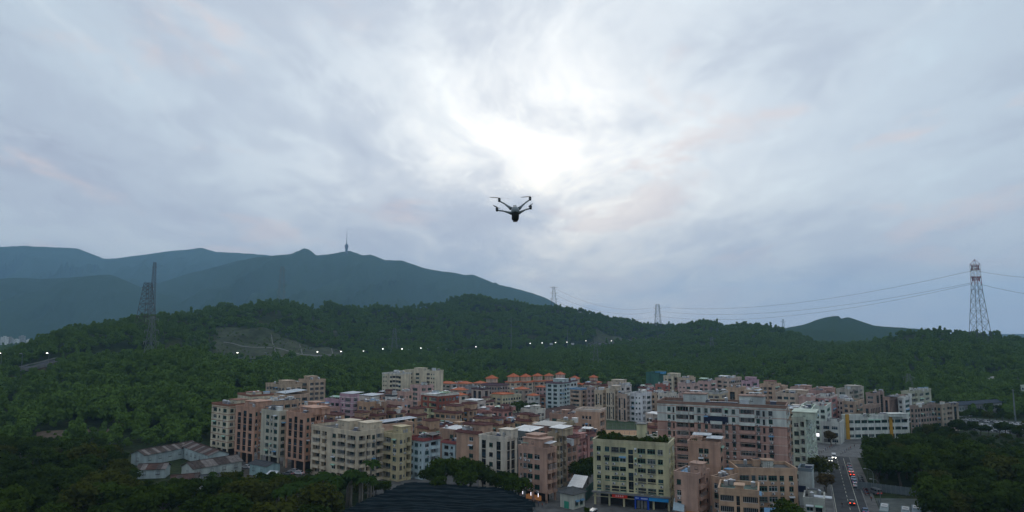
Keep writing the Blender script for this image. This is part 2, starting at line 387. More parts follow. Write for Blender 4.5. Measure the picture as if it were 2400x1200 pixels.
def crown_mesh(name, rx, rz, zc, n, size, lumps, m, seed, flat=.55, spread=.62, jit=.42):
    global nr
    nr = np.random.default_rng(seed)
    a = nr.uniform(0, 2 * math.pi, lumps); rad = np.sqrt(nr.uniform(0.02, 1, lumps)) * spread; zz = nr.uniform(-.55, .75, lumps) * np.sqrt(np.clip(1 - rad ** 2, .1, 1))
    lc = np.stack([np.cos(a) * rad * rx, np.sin(a) * rad * rx, zc + zz * rz * .8], 1); lr = nr.uniform(.30, .52, lumps) * rx
    i = nr.integers(0, lumps, n)
    d = nr.normal(0, 1, (n, 3)); d[:, 2] += flat; d /= np.linalg.norm(d, axis=1, keepdims=True)
    c = lc[i] + d * (lr[i] * nr.uniform(.62, 1.06, n))[:, None] * np.array([1, 1, .82])
    v, f = leaf_cloud(c, d, np.full(n, size), jit)
    me = bpy.data.meshes.new(name); me.from_pydata(v.tolist(), [], f.tolist()); me.materials.append(m); me.update(); return me
def trunk_mesh(name, h, r, rx, seed):
    q = random.Random(seed); b = MB()
    top = Vector((q.uniform(-.4, .4), q.uniform(-.4, .4), h))
    b.tube([(0, 0, -.4), (0, 0, h * .3), top * .7, top], [r * 1.25, r, r * .85, r * .7], BARK, 7)
    for k in range(5):
        t = 2 * math.pi * k / 5 + q.uniform(-.4, .4); e = Vector((math.cos(t) * rx * .55, math.sin(t) * rx * .55, h + rx * q.uniform(.3, .8)))
        s0 = top * q.uniform(.75, 1); b.tube([s0, (s0 + e) / 2 + Vector((0, 0, .4)), e], [r * .55, r * .38, r * .14], BARK, 5)
    return b.mesh(name)
BROAD = []      # (crown mesh, trunk mesh, nominal height)
for k in range(7):
    rx = [4.4, 5.0, 3.8, 5.4, 4.2, 4.8, 4.0][k]; rz = [3.6, 3.4, 4.2, 3.2, 4.4, 3.8, 3.6][k]; th = [4.2, 4.6, 4.6, 4.2, 5.2, 4.4, 4.0][k]
    BROAD.append((crown_mesh('crown', rx, rz, th + rz * .72, 1500, .78, 15 + k, LEAF_NEAR[[0, 1, 0, 2, 1, 0, 3][k]], 100 + k), trunk_mesh('trunk', th, .3, rx, k), th + rz * 1.6))
def palm_mesh(seed, h):
    q = random.Random(seed); cr = MB(); n = 15
    for k in range(n):
        t = 2 * math.pi * k / n + q.uniform(-.15, .15); up = q.uniform(-.15, 1.0); L = q.uniform(2.7, 3.5)
        d = Vector((math.cos(t), math.sin(t), 0)); sd = Vector((-d.y, d.x, 0)); prev = None
        for s in range(7):
            u = s / 6; p = Vector((0, 0, h)) + d * L * (u - .12 * u * u) * (1 - .25 * up) + Vector((0, 0, L * (up * .75 * u - (.55 + up * .35) * u * u)))
            w = .62 * math.sin(math.pi * min(1, .18 + u * .82)) + .05
            if prev:
                pp, pw = prev
                for sg in (-1, 1):
                    cr.poly([pp, p, p + sd * sg * w - Vector((0, 0, w * .45)), pp + sd * sg * pw - Vector((0, 0, pw * .45))] if sg > 0 else
                            [pp, pp + sd * sg * pw - Vector((0, 0, pw * .45)), p + sd * sg * w - Vector((0, 0, w * .45)), p], LEAF_PALM)
            prev = (p, w)
    tr = MB(); tr.tube([(0, 0, -.4), (0, 0, h * .25), (.08, 0, h * .6), (0, 0, h * .86), (0, 0, h * .9), (0, 0, h + .1)], [.30, .27, .24, .19, .17, .10], PBARK, 8)
    sh = MB(); sh.tube([(0, 0, h * .84), (0, 0, h * .9), (0, 0, h + .15)], [.20, .21, .12], LEAF_PALM, 8)
    return cr.mesh('crown'), tr.mesh('trunk', True), h
PALM = [palm_mesh(1, 9.5), palm_mesh(2, 11.0), palm_mesh(3, 8.2)]
def plant_tree(name, protos, i, loc, s, rz, label, group, cat='tree', sz=None):
    c, t, h = protos[i]
    e = empty(name, loc, rz); e.scale = (s, s, sz or s)
    link('trunk', t, e); link('crown', c, e)
    return tag(e, label, cat, group)

# ------------------------------------------------------------------ the highway over the hills
HW = [(-260, 505, 25.5), (-120, 535, 25.3), (0, 565, 25), (60, 580, 24.6), (115, 594, 24), (300, 665, 21), (450, 725, 19), (560, 768, 18), (690, 822, 18), (850, 888, 18.5), (945, 930, 19), (1090, 1000, 20.6), (1250, 1110, 24), (1375, 1260, 25), (1526, 1450, 23), (1620, 1600, 21)]
hwp = [G(*q) for q in HW]
def resample(pts, step):
    out = [pts[0].copy()]
    for a, b in zip(pts, pts[1:]):
        n = max(1, int((b - a).length / step))
        out += [a.lerp(b, (k + 1) / n) for k in range(n)]
    return out
hws = resample(hwp, 12)
for _ in range(6):
    hws = [hws[0]] + [(a + b * 2 + c) / 4 for a, b, c in zip(hws, hws[1:], hws[2:])] + [hws[-1]]
hwa = np.array([(p.x, p.y) for p in hws])
def near_hw(x, y, w):
    return np.min(np.hypot(x[:, None] - hwa[None, :, 0], y[:, None] - hwa[None, :, 1]), axis=1) < w

# ------------------------------------------------------------------ forest on the hills (one mass: stuff)
TREES = []       # single trees of the foreground, built after the town
PROTO = bpy.data.collections.new('forest_prototypes')
far_c = []
for k in range(8):
    rx = [4.2, 4.8, 3.4, 5.6, 4.4, 2.6, 3.0, 5.0][k]; rz = [3.4, 3.0, 4.6, 2.8, 4.2, 5.4, 3.0, 3.8][k]
    me = crown_mesh('forest_crown', rx, rz, 3.2 + rz * .7, 560, 1.12, 9 + k % 3, LEAF_FAR, 300 + k, .6, .62, .36)
    o = bpy.data.objects.new('forest_crown_%d' % k, me); PROTO.objects.link(o)
def gn_scatter(name, coll):
    ng = bpy.data.node_groups.new(name, 'GeometryNodeTree')
    ng.interface.new_socket('Geometry', in_out='INPUT', socket_type='NodeSocketGeometry'); ng.interface.new_socket('Geometry', in_out='OUTPUT', socket_type='NodeSocketGeometry')
    gi, go = ng.nodes.new('NodeGroupInput'), ng.nodes.new('NodeGroupOutput')
    ci = ng.nodes.new('GeometryNodeCollectionInfo'); ci.inputs['Collection'].default_value = coll; ci.inputs['Separate Children'].default_value = True; ci.inputs['Reset Children'].default_value = True
    ip = ng.nodes.new('GeometryNodeInstanceOnPoints'); ip.inputs['Pick Instance'].default_value = True
    def attr(n, ty):
        a = ng.nodes.new('GeometryNodeInputNamedAttribute'); a.data_type = ty; a.inputs['Name'].default_value = n; return a.outputs[0]
    ng.links.new(gi.outputs[0], ip.inputs['Points']); ng.links.new(ci.outputs[0], ip.inputs['Instance'])
    ng.links.new(attr('idx', 'INT'), ip.inputs['Instance Index'])
    ng.links.new(attr('rot', 'FLOAT_VECTOR'), ip.inputs['Rotation']); ng.links.new(attr('scl', 'FLOAT_VECTOR'), ip.inputs['Scale'])
    ng.links.new(ip.outputs[0], go.inputs[0]); return ng
GN = gn_scatter('forest_scatter', PROTO)
PROTO_D = bpy.data.collections.new('dark_wood_prototypes')
for k in range(8):
    o = bpy.data.objects.new('dark_crown_%d' % k, crown_mesh('dark_crown', [4.2, 4.8, 3.4, 5.6][k % 4], [3.4, 3.0, 4.6, 2.8][k % 4], 5.4, 620, 1.0, 10, LEAF_NEAR[k % 3], 700 + k)); PROTO_D.objects.link(o)
GN_D = gn_scatter('dark_wood_scatter', PROTO_D)
def forest(name, label, pts, s, kinds, gn=None):
    me = bpy.data.meshes.new(name); me.from_pydata(pts.tolist(), [], [])
    n = len(pts)
    me.attributes.new('idx', 'INT', 'POINT').data.foreach_set('value', kinds.astype(np.int32))
    rot = np.zeros((n, 3), np.float32); rot[:, 2] = nr.uniform(0, 6.283, n)
    me.attributes.new('rot', 'FLOAT_VECTOR', 'POINT').data.foreach_set('vector', rot.ravel())
    scl = np.repeat(s[:, None], 3, 1).astype(np.float32); scl[:, 2] *= nr.uniform(.85, 1.25, n)
    me.attributes.new('scl', 'FLOAT_VECTOR', 'POINT').data.foreach_set('vector', scl.ravel())
    o = link(name, me); md = o.modifiers.new('scatter', 'NODES'); md.node_group = gn or GN
    return tag(o, label, 'forest', kind='stuff')
def cleared(px, D):
    return ((px > 512) & (px < 812) & (D > 796) & (D < 905)) | ((px > 1395) & (px < 1480) & (D > 1300) & (D < 1400)) | ((px > 95) & (px < 300) & (D > 352) & (D < 375)) | ((px > 300) & (px < 345) & (D > 378) & (D < 402))
def vis_filter(x, y, z, h):
    us = np.arange(-.9, .91, .006); Ds = np.concatenate([np.arange(200, 2300, 12.)])
    UU, DD = np.meshgrid(us, Ds, indexing='ij'); gzv = ground_z(UU * DD, DD)
    sl = (gzv + 5 - ZC) / DD; rm = np.maximum.accumulate(sl, axis=1)
    i = np.clip(np.round((x / y + .9) / .006).astype(int), 0, len(us) - 1); j = np.clip(((y - 200) / 12).astype(int) - 2, 0, len(Ds) - 1)
    return (z + h - ZC) / y > rm[i, j] - .004
def scatter_wood(px0, px1, D0, D1, spacing, seed):
    r_ = np.random.default_rng(seed)
    n = int(((px1 - px0) / F) * (D1 ** 2 - D0 ** 2) / 2 / spacing ** 2)
    D = np.sqrt(r_.uniform(D0 ** 2, D1 ** 2, n)); px = r_.uniform(px0, px1, n)
    x = (px - 1200) / F * D; y = D
    c = np.round(np.stack([x, y], 1) / (spacing * .72)).astype(int)      # drop trees crowding one cell
    _, k = np.unique(c, axis=0, return_index=True)
    x, y, px, D = x[k], y[k], px[k], D[k]
    z = ground_z(x, y)
    return x, y, z, px, D
acc = [[], [], []]
for (p0, p1, D0, D1, sp, sd_) in ((-120, 2520, 330, 640, 5.6, 1), (-120, 2520, 640, 1000, 6.8, 2), (-120, 2520, 1000, 1750, 8.2, 3)):
    x, y, z, px, D = scatter_wood(p0, p1, D0, D1, sp, sd_)
    edge = np.interp(px, [0, 340, 480, 520, 670, 820, 900, 1000, 1100, 1200, 1500, 1700, 1900, 2050, 2150, 2260, 2400], [318, 326, 330, 352, 432, 490, 528, 572, 612, 632, 625, 600, 556, 520, 505, 452, 445])
    gap = fbm(x / 38, y / 38, 3, 77)
    sparse = cleared(px, D)
    ok = (D > edge) & ~near_hw(x, y, 17) & ~(near_hw(x, y + 22, 20) & (D > 1000)) & (~sparse | (vnoise(x / 3, y / 3, 5) > .45)) & (gap > -.24)
    ok &= vis_filter(x, y, z, 9)
    x, y, z, D, sparse = x[ok], y[ok], z[ok], D[ok], sparse[ok]
    q = np.random.default_rng(sd_ + 50)
    sp_n = fbm(x / 120, y / 120, 3, 31)
    s = (.88 + q.uniform(-.32, .5, len(x)) + sp_n * .8) * np.where(D > 1000, 1.12, 1.0)
    acc[0].append(np.stack([x, y, z - .6], 1)); acc[1].append(np.where(sparse, .22 + q.uniform(0, .14, len(x)), np.clip(s, .5, 1.6))); acc[2].append((q.integers(0, 8, len(x)) + (sp_n * 8).astype(int)) % 8)
FP, FS, FK = np.concatenate(acc[0]), np.concatenate(acc[1]), np.concatenate(acc[2])
forest('hillside_forest', 'dense green broadleaf forest covering the hills behind the town', FP, FS, FK)
print('forest trees', len(FP))
# cleared, terraced cutting above the highway, with concrete drains
def drape(name, px0, px1, D0, D1, n, m, lift, parent=None):
    pxs, Ds = np.meshgrid(np.linspace(px0, px1, n), np.linspace(D0, D1, max(8, n // 3)), indexing='ij')
    x = (pxs - 1200) / F * Ds; z = ground_z(x, Ds) + lift
    return grid_obj(name, x, Ds, z, m, parent)
SCRUB = mat('scrub_slope', (.040, .052, .022), .95, .6, .12, bump=1, bscale=1.2)
tag(drape('cleared_slope', 505, 818, 792, 908, 60, SCRUB, 1.0), kind='structure')
tag(drape('cleared_slope', 1390, 1485, 1296, 1402, 24, SCRUB, 1.0), kind='structure')
tag(drape('bare_earth', 110, 290, 355, 372, 40, mat('bare_earth', (.095, .07, .046), .95, .5, .3), .4), kind='structure')
tag(drape('bare_earth', 296, 348, 376, 404, 16, mat('bare_earth', (.15, .095, .06)), .4), kind='structure')
CONC = mat('concrete', (.20, .20, .19), .85, .2, .4, streak=.3)
slope = [o for o in bpy.data.objects if o.name == 'cleared_slope'][0]
for (a, b) in ((632, 650), (700, 715), (775, 792)):
    m = MB(); n = 14; prev = None
    for k in range(n + 1):
        t = k / n; D = 900 - t * 102; p = G(a + (b - a) * t, D); zz = gz(p.x, p.y) + 1.3
        c = (Vector((p.x - .45, p.y, zz)), Vector((p.x + .45, p.y, zz)))
        if prev: m.poly([prev[0], prev[1], c[1], c[0]], CONC)
        prev = c
    m.build('drain_channel', slope)
m = MB(); prev = None
for k in range(41):
    p = G(520 + k * 7, 850 + 4 * math.sin(k * .4)); zz = gz(p.x, p.y) + 1.4
    c = (Vector((p.x, p.y - .8, zz - .3)), Vector((p.x, p.y + .8, zz + .3)))
    if prev: m.poly([prev[0], c[0], c[1], prev[1]], CONC)
    prev = c
m.build('terrace_path', slope)
# highway deck
ASPH = mat('asphalt', (.046, .049, .052), .85, .4, .25)
hw_m = MB(); bar_a = MB(); bar_b = MB()
dirs = []
for i, p in enumerate(hws):
    d = (hws[min(i + 1, len(hws) - 1)] - hws[max(i - 1, 0)]); d.z = 0; d.normalize(); dirs.append(Vector((d.y, -d.x, 0)))
for i in range(len(hws) - 1):
    a, b = hws[i].copy(), hws[i + 1].copy()
    a.z = max(a.z, gz(a.x, a.y) + .4); b.z = max(b.z, gz(b.x, b.y) + .4)
    na, nb = dirs[i], dirs[i + 1]; up = Vector((0, 0, 1))
    A = [a - na * 11, a + na * 11, a + na * 11 - up * 1.4, a - na * 11 - up * 1.4]; B = [b - nb * 11, b + nb * 11, b + nb * 11 - up * 1.4, b - nb * 11 - up * 1.4]
    for k in range(4):
        hw_m.poly([A[k], A[(k + 1) % 4], B[(k + 1) % 4], B[k]], ASPH if k == 0 else CONC)
    for bm, s in ((bar_a, 10.8), (bar_b, -10.8)):
        c0, c1 = a + na * s, b + nb * s; w0, w1 = na * .2, nb * .2
        bm.poly([c0 + w0, c1 + w1, c1 + w1 + up * 1.1, c0 + w0 + up * 1.1], CONC); bm.poly([c0 - w0, c0 - w0 + up * 1.1, c1 - w1 + up * 1.1, c1 - w1], CONC)
        bm.poly([c0 - w0 + up * 1.1, c0 + w0 + up * 1.1, c1 + w1 + up * 1.1, c1 - w1 + up * 1.1], CONC)
hw = tag(hw_m.build('highway'), kind='structure')
bar_a.build('barrier', hw); bar_b.build('barrier', hw)
for i in range(2, len(hws) - 1, 3):
    p = hws[i]; g = gz(p.x, p.y)
    if p.z - g > 3:
        b = MB()
        for s in (-6, 6):
            c = p + dirs[i] * s; b.beam((c.x, c.y, g - 1), (c.x, c.y, p.z - 1.4), .9, CONC, 8)
        b.box(-8, 8, -1, 1, 0, 1.2, CONC, Matrix.Translation((p.x, p.y, p.z - 2.6)) @ Matrix.Rotation(math.atan2(dirs[i].y, dirs[i].x), 4, 'Z'))
        b.build('pier', hw)
# ------------------------------------------------------------------ town: building kit
GLASS = []
for nm, c, ro in (('glass_dark', (.018, .022, .025), .12), ('glass_blue', (.03, .055, .075), .15), ('glass_green', (.02, .06, .05), .15), ('glass_curtain', (.16, .16, .15), .35), ('glass_black', (.008, .009, .01), .2)):
    GLASS.append(mat(nm, c, ro, .35, .8, spec=.5))
FRAME_W = mat('frame_white', (.55, .56, .55), .5, .1, 1); FRAME_D = mat('frame_dark', (.06, .06, .06), .5, .1, 1); FRAME_G = mat('frame_green', (.10, .22, .17), .5, .1, 1)
DARKIN = mat('interior_dark', (.030, .030, .030), .9, .4, .5)
DECK = mat('roof_deck', (.115, .115, .11), .92, .5, .35); DECK2 = mat('roof_deck_green', (.10, .14, .115), .9, .45, .35)
ACW = mat('ac_white', (.62, .62, .60), .6, .1, 2); ACG = mat('ac_grille', (.12, .12, .12), .7, .1, 2)
STEEL = mat('tank_steel', (.55, .56, .57), .3, .08, 1, metal=.8); RAIL = mat('railing_metal', (.22, .23, .23), .5, .1, 1)
BROWN = mat('tile_brown', (.105, .036, .030), .75, .35, 1.2); ORANGE = mat('tile_orange', (.50, .135, .052), .75, .3, 1.2); PURPLE = mat('tile_purple', (.10, .055, .065), .75, .3, 1.2)
TIN_W = mat('tin_white', (.62, .65, .66), .5, .12, .5, streak=.25); TIN_G = mat('tin_green', (.33, .52, .40), .5, .15, .5); TIN_B = mat('tin_blue', (.16, .33, .50), .5, .15, .5); TIN_K = mat('tin_dark', (.05, .055, .06), .6, .2, .5)
BAND = mat('band_terracotta', (.27, .12, .075), .8, .15, .5); WHITE = wall_mat((.62, .63, .61)); NAVY = mat('panel_navy', (.014, .022, .05), .3, .3, .5)
_wm = {}
def window_meshes(w, h, kind, far):
    w, h = round(w * 5) / 5, round(h * 5) / 5
    key = (w, h, kind, far)
    if key in _wm: return _wm[key]
    fr = [FRAME_W, FRAME_D, FRAME_G][kind % 3]; gl = GLASS[(kind * 7 + kind // 3) % 5]
    b = MB(); t = .07; x = w / 2
    b.box(-x, x, -.02, .08, 0, t, fr); b.box(-x, x, -.02, .08, h - t, h, fr); b.box(-x, -x + t, -.02, .08, t, h - t, fr); b.box(x - t, x, -.02, .08, t, h - t, fr)
    n = max(1, int(round(w / .9)))
    for i in range(1, n): q = -x + w * i / n; b.box(q - t / 2, q + t / 2, -.01, .07, t, h - t, fr)
    b.box(-x - .12, x + .12, -.16, -.02, -.12, -.02, fr)      # sill
    if h > 1.3: b.box(-x + t, x - t, -.005, .065, h * .68, h * .68 + t, fr)
    p = MB(); q = p if not far else b
    for i in range(n):
        g = gl if (i + kind) % 4 else GLASS[0]
        x0 = -x + w * i / n + t / 2; x1 = -x + w * (i + 1) / n - t / 2
        q.poly([(x0, .05, t), (x1, .05, t), (x1, .05, h - t), (x0, .05, h - t)], g)
    _wm[key] = (b.mesh('window'), None if far else p.mesh('pane')); return _wm[key]
def ac_mesh():
    b = MB(); b.box(-.42, .42, -.42, -.08, 0, .62, ACW); b.box(-.36, .12, -.44, -.42, .06, .54, ACG); b.box(-.40, -.34, -.4, 0, -.12, 0, FRAME_D); b.box(.34, .40, -.4, 0, -.12, 0, FRAME_D); return b.mesh('air_conditioner')
AC = ac_mesh()
CURM = None; CURS = None
def balcony_mesh(w, m):
    key = ('bal', round(w * 5), m.name)
    if key in _wm: return _wm[key]
    w = round(w * 5) / 5; b = MB(); x = w / 2 + .08
    b.box(-x, x, -.62, -.003, -.1, .06, m); b.box(-x, x, -.62, -.5, .06, .95, m); b.box(-x, -x + .1, -.5, -.003, .06, .95, m); b.box(x - .1, x, -.5, -.003, .06, .95, m)
    _wm[key] = b.mesh('balcony'); return _wm[key]
def cage_mesh(w, h):
    key = ('c', round(w * 5), round(h * 5))
    if key in _wm: return _wm[key]
    w, h = round(w * 5) / 5, round(h * 5) / 5; b = MB(); x = w / 2 + .1
    for z in (-.05, h * .5, h): b.box(-x, x, -.48, -.44, z - .025, z + .025, RAIL)
    for i in range(int(w / .28) + 1): q_ = -x + 2 * x * i / max(1, int(w / .28)); b.box(q_ - .02, q_ + .02, -.48, -.44, -.05, h, RAIL)
    for s in (-x, x): b.box(s - .02, s + .02, -.46, 0, -.06, -.02, RAIL); b.box(s - .02, s + .02, -.46, 0, h - .02, h + .02, RAIL)
    b.box(-x, x, -.46, 0, -.09, -.05, RAIL)
    _wm[key] = b.mesh('window_cage'); return _wm[key]
def awning_mesh(w, k):
    key = ('a', round(w * 5), k)
    if key in _wm: return _wm[key]
    w = round(w * 5) / 5; b = MB(); x = w / 2 + .15; m_ = (TIN_W, TIN_G, TIN_B, TIN_K)[k]
    A = [(-x, -.02, .25), (x, -.02, .25), (x, -.75, -.05), (-x, -.75, -.05)]; b.poly(A[::-1], m_); b.poly([(p[0], p[1], p[2] - .04) for p in A], m_)
    b.poly([(-x, -.75, -.05), (x, -.75, -.05), (x, -.75, -.2), (-x, -.75, -.2)][::-1], m_)
    _wm[key] = b.mesh('awning'); return _wm[key]
def strip_mesh(w, h):
    key = ('s', round(w * 5), round(h * 5))
    if key in _wm: return _wm[key]
    w, h = round(w * 5) / 5, round(h * 5) / 5
    b = MB(); x = w / 2; n = max(1, int(round(h / 1.45)))
    for i in range(n):
        z0, z1 = h * i / n, h * (i + 1) / n
        b.poly([(-x, .06, z0 + .05), (x, .06, z0 + .05), (x, .06, z1 - .05), (-x, .06, z1 - .05)], GLASS[[0, 4, 0, 1][i % 4]])
        b.box(-x, x, 0, .09, z0 - .05, z0 + .05, FRAME_D)
    b.box(-.04, .04, 0, .09, 0, h, FRAME_D)
    _wm[key] = b.mesh('window_strip'); return _wm[key]
def balc_door(w, h, kind):
    key = ('b', round(w * 2), round(h * 5), kind)
    if key in _wm: return _wm[key]
    w = round(w * 2) / 2; h = round(h * 5) / 5
    b = MB(); x = w / 2; n = max(2, int(w / 1.0)); fr = [FRAME_W, FRAME_D, FRAME_G][kind % 3]
    for i in range(n):
        x0, x1 = -x + w * i / n, -x + w * (i + 1) / n
        b.poly([(x0 + .04, -.03, .05), (x1 - .04, -.03, .05), (x1 - .04, -.03, h - .05), (x0 + .04, -.03, h - .05)], GLASS[[0, 2, 4, 0, 3][(i + kind) % 5]])
        b.box(x0 - .04, x0 + .04, -.06, 0, 0, h, fr)
    b.box(-x, x, -.06, 0, h - .06, h, fr)
    _wm[key] = b.mesh('balcony_door'); return _wm[key]
def rail_mesh(w, kind):
    key = ('r', round(w * 2), kind)
    if key in _wm: return _wm[key]
    w = round(w * 2) / 2; b = MB(); x = w / 2; H = 1.0 if kind == 0 else 1.75
    m_ = RAIL if kind == 0 else FRAME_W
    b.box(-x, x, -.03, .03, H - .06, H, m_); b.box(-x, x, -.03, .03, 0, .06, m_)
    n = int(w / (.32 if kind == 0 else .5))
    for i in range(n + 1): q = -x + w * i / max(1, n); b.box(q - .025, q + .025, -.02, .02, .06, H - .06, m_)
    _wm[key] = b.mesh('railing'); return _wm[key]
TOK = {'.': .9, '_': 2.6, 'w': 1.65, 'W': 2.6, 'n': .8, 'B': 3.4, 'b': 2.2, 's': 1.3, 'S': 1.3, 'D': 2.6, '-': .45}
def layout(pat, L, z0, zt, fh, g0):
    """openings of one face: (kind, u0, u1, v0, v1)"""
    out = []
    if not pat or L < 1.5: return out
    if isinstance(pat, str) and pat[0] == '*':                 # repeat the unit to fill the face
        unit = pat[1:]; uw = sum(TOK[c] for c in unit); pat = '.' + unit * max(1, int(round((L - 1) / uw)))
    toks = [(c, TOK[c]) if isinstance(c, str) else c for c in pat]
    tw = sum(w for _, w in toks); k = L / tw; u = 0.0
    nf = max(1, int(round((zt - z0 - .6) / fh))); ff = (zt - z0 - .6) / nf
    for c, w in toks:
        w *= k
        if c in 'wWnBbDt':
            for f in range(nf):
                b = z0 + f * ff
                if c == 'w': out.append(('w', u, u + w, b + .85, b + min(2.4, ff - .4)))
                elif c == 'W': out.append(('w', u, u + w, b + .85, b + min(2.4, ff - .4)))
                elif c == 'n': out.append(('w', u, u + w, b + 1.2, b + min(2.2, ff - .5)))
                elif c in 'Bb': out.append(('B', u, u + w, b + .95, b + ff - .25))
                elif c == 't': out.append(('s', u, u + w, b + .35, b + ff - .55))
                elif c == 'D': out.append(('g', u, u + w, b + .95, b + ff - .35))
        elif c == 'S': out.append(('s', u, u + w, z0 + .8, zt - .9))
        elif c == 's':
            mid = z0 + (zt - z0) * .48
            out.append(('s', u, u + w, z0 + .8, mid - .5)); out.append(('s', u, u + w, mid + .5, zt - 1.8))
        u += w
    return out
def face_wall(mb, T, L, z0, zt, ops, m, split=None):
    """a wall of width L with real openings and reveals; T maps (u, inward depth, v) to building space"""
    us = sorted({0.0, L, *[round(o[1], 4) for o in ops], *[round(o[2], 4) for o in ops]}); vs_ = sorted({z0, zt, *[round(o[3], 4) for o in ops], *[round(o[4], 4) for o in ops], *([split[0]] if split else [])})
    for i in range(len(us) - 1):
        cu = (us[i] + us[i + 1]) / 2; run = None
        colops = [o for o in ops if o[1] < cu < o[2]]
        for j in range(len(vs_) - 1):
            cv = (vs_[j] + vs_[j + 1]) / 2; hole = any(o[3] < cv < o[4] for o in colops)
            if not hole and run is None: run = vs_[j]
            cut = split and abs(vs_[j + 1] - split[0]) < 1e-6
            if (hole or cut or j == len(vs_) - 2) and run is not None:
                top = vs_[j] if hole else vs_[j + 1]
                mb.poly([T(us[i], 0, run), T(us[i + 1], 0, run), T(us[i + 1], 0, top), T(us[i], 0, top)], split[1] if split and run >= split[0] - 1e-6 else m); run = None
    for k, a, b, c, d in ops:
        q = {'w': .16, 's': .2, 'B': 1.25, 'g': .9}[k]
        mb.poly([T(a, 0, c), T(a, q, c), T(a, q, d), T(a, 0, d)], m); mb.poly([T(b, 0, c), T(b, 0, d), T(b, q, d), T(b, q, c)], m)
        mb.poly([T(a, 0, c), T(b, 0, c), T(b, q, c), T(a, q, c)], m); mb.poly([T(a, 0, d), T(a, q, d), T(b, q, d), T(b, 0, d)], m)
        if k in 'Bg': mb.poly([T(a, q, c), T(b, q, c), T(b, q, d), T(a, q, d)], m if k == 'B' else DARKIN)
def fill_face(e, T, rz, L, ops, far, near_parts, wkind, ac, q, joined):
    """window, railing, door and air conditioner parts of one face"""
    for k, a, b, c, d in ops:
        cu = (a + b) / 2
        items = []
        if k == 'w':
            kd = (wkind + (q.randrange(4) if q.random() < .5 else 0)) % 15
            wm, pm = window_meshes(b - a, d - c, kd, far)
            items.append(('window', wm, pm, T(cu, .10, c)))
            rr_ = q.random()
            if rr_ < ac * .35: items.append(('window_cage', cage_mesh(b - a, d - c), None, T(cu, 0, c)))
            elif rr_ > .86: items.append(('awning', awning_mesh(b - a, q.randrange(4)), None, T(cu, 0, d + .05)))
            if q.random() < ac: items.append(('air_conditioner', AC, None, T(cu + q.uniform(-.2, .2) * (b - a), -.02, c - .95)))
        elif k == 's': items.append(('window_strip', strip_mesh(b - a, d - c), None, T(cu, .12, c)))
        elif k == 'B':
            items.append(('balcony_door', balc_door((b - a) * .86, d - c - .05, q.randrange(5)), None, T(cu, 1.2, c + .02)))
            rk = q.choice((0, 2, 1, 2))
            if not far: items.append(('balcony', balcony_mesh(b - a, CURS[1] if CURS and c > CURS[0] else CURM), None, T(cu, 0, c - .95)))
            if rk < 2: items.append(('railing', rail_mesh(b - a, rk), None, T(cu, .1 if far else -.56, c)))
            if q.random() < ac * .8: items.append(('air_conditioner', AC, None, T(a + .6, -.02, c - .85)))
        elif k == 'g': items.append(('railing', rail_mesh(b - a, 1), None, T(cu, .12, c)))
        for nm, me, pm, p in items:
            if far: joined.append((nm, me, p, rz))
            else:
                o = link(nm, me, e, p, rz)
                if pm and near_parts: link('pane', pm, o)
                elif pm: link('pane', pm, o)
def join_meshes(name, items, parent):
    V, Fc, Mi, mats = [], [], [], []
    for _, me, p, rz in items:
        n = len(V); c, s = math.cos(rz), math.sin(rz)
        V += [(v.co.x * c - v.co.y * s + p[0], v.co.x * s + v.co.y * c + p[1], v.co.z + p[2]) for v in me.vertices]
        mm = []
        for m in me.materials:
            if m not in mats: mats.append(m)
            mm.append(mats.index(m))
        for f in me.polygons: Fc.append(tuple(n + i for i in f.vertices)); Mi.append(mm[f.material_index])
    me = bpy.data.meshes.new(name); me.from_pydata(V, [], Fc)
    for m in mats: me.materials.append(m)
    me.polygons.foreach_set('material_index', Mi); me.update()
    return tag(link(name, me, parent), kind='stuff')
def ring(mb, x0, x1, y0, y1, t, z0, z1, m):
    mb.box(x0, x1, y0, y0 + t, z0, z1, m); mb.box(x0, x1, y1 - t, y1, z0, z1, m); mb.box(x0, x0 + t, y0 + t, y1 - t, z0, z1, m); mb.box(x1 - t, x1, y0 + t, y1 - t, z0, z1, m)
def hip(mb, x0, x1, y0, y1, z, h, m, over=.7, flat=0):
    x0 -= over; x1 += over; y0 -= over; y1 += over; z -= .15
    dx, dy = x1 - x0, y1 - y0; k = min(dx, dy) / 2 * (1 - flat)
    a = [(x0, y0, z), (x1, y0, z), (x1, y1, z), (x0, y1, z)]
    c = [(x0 + k, y0 + k, z + h), (x1 - k, y0 + k, z + h), (x1 - k, y1 - k, z + h), (x0 + k, y1 - k, z + h)]
    for i in range(4): mb.poly([a[i], a[(i + 1) % 4], c[(i + 1) % 4], c[i]], m)
    mb.poly(c, m); mb.poly([a[3], a[2], a[1], a[0]], m)
    for i in range(4):                                     # ridge caps and eave board
        mb.beam(a[i], c[i], .14, m, 4); mb.beam(a[i], a[(i + 1) % 4], .13, m, 4)
    mb.beam(c[0], c[1] if dx > dy else c[3], .15, m, 4)
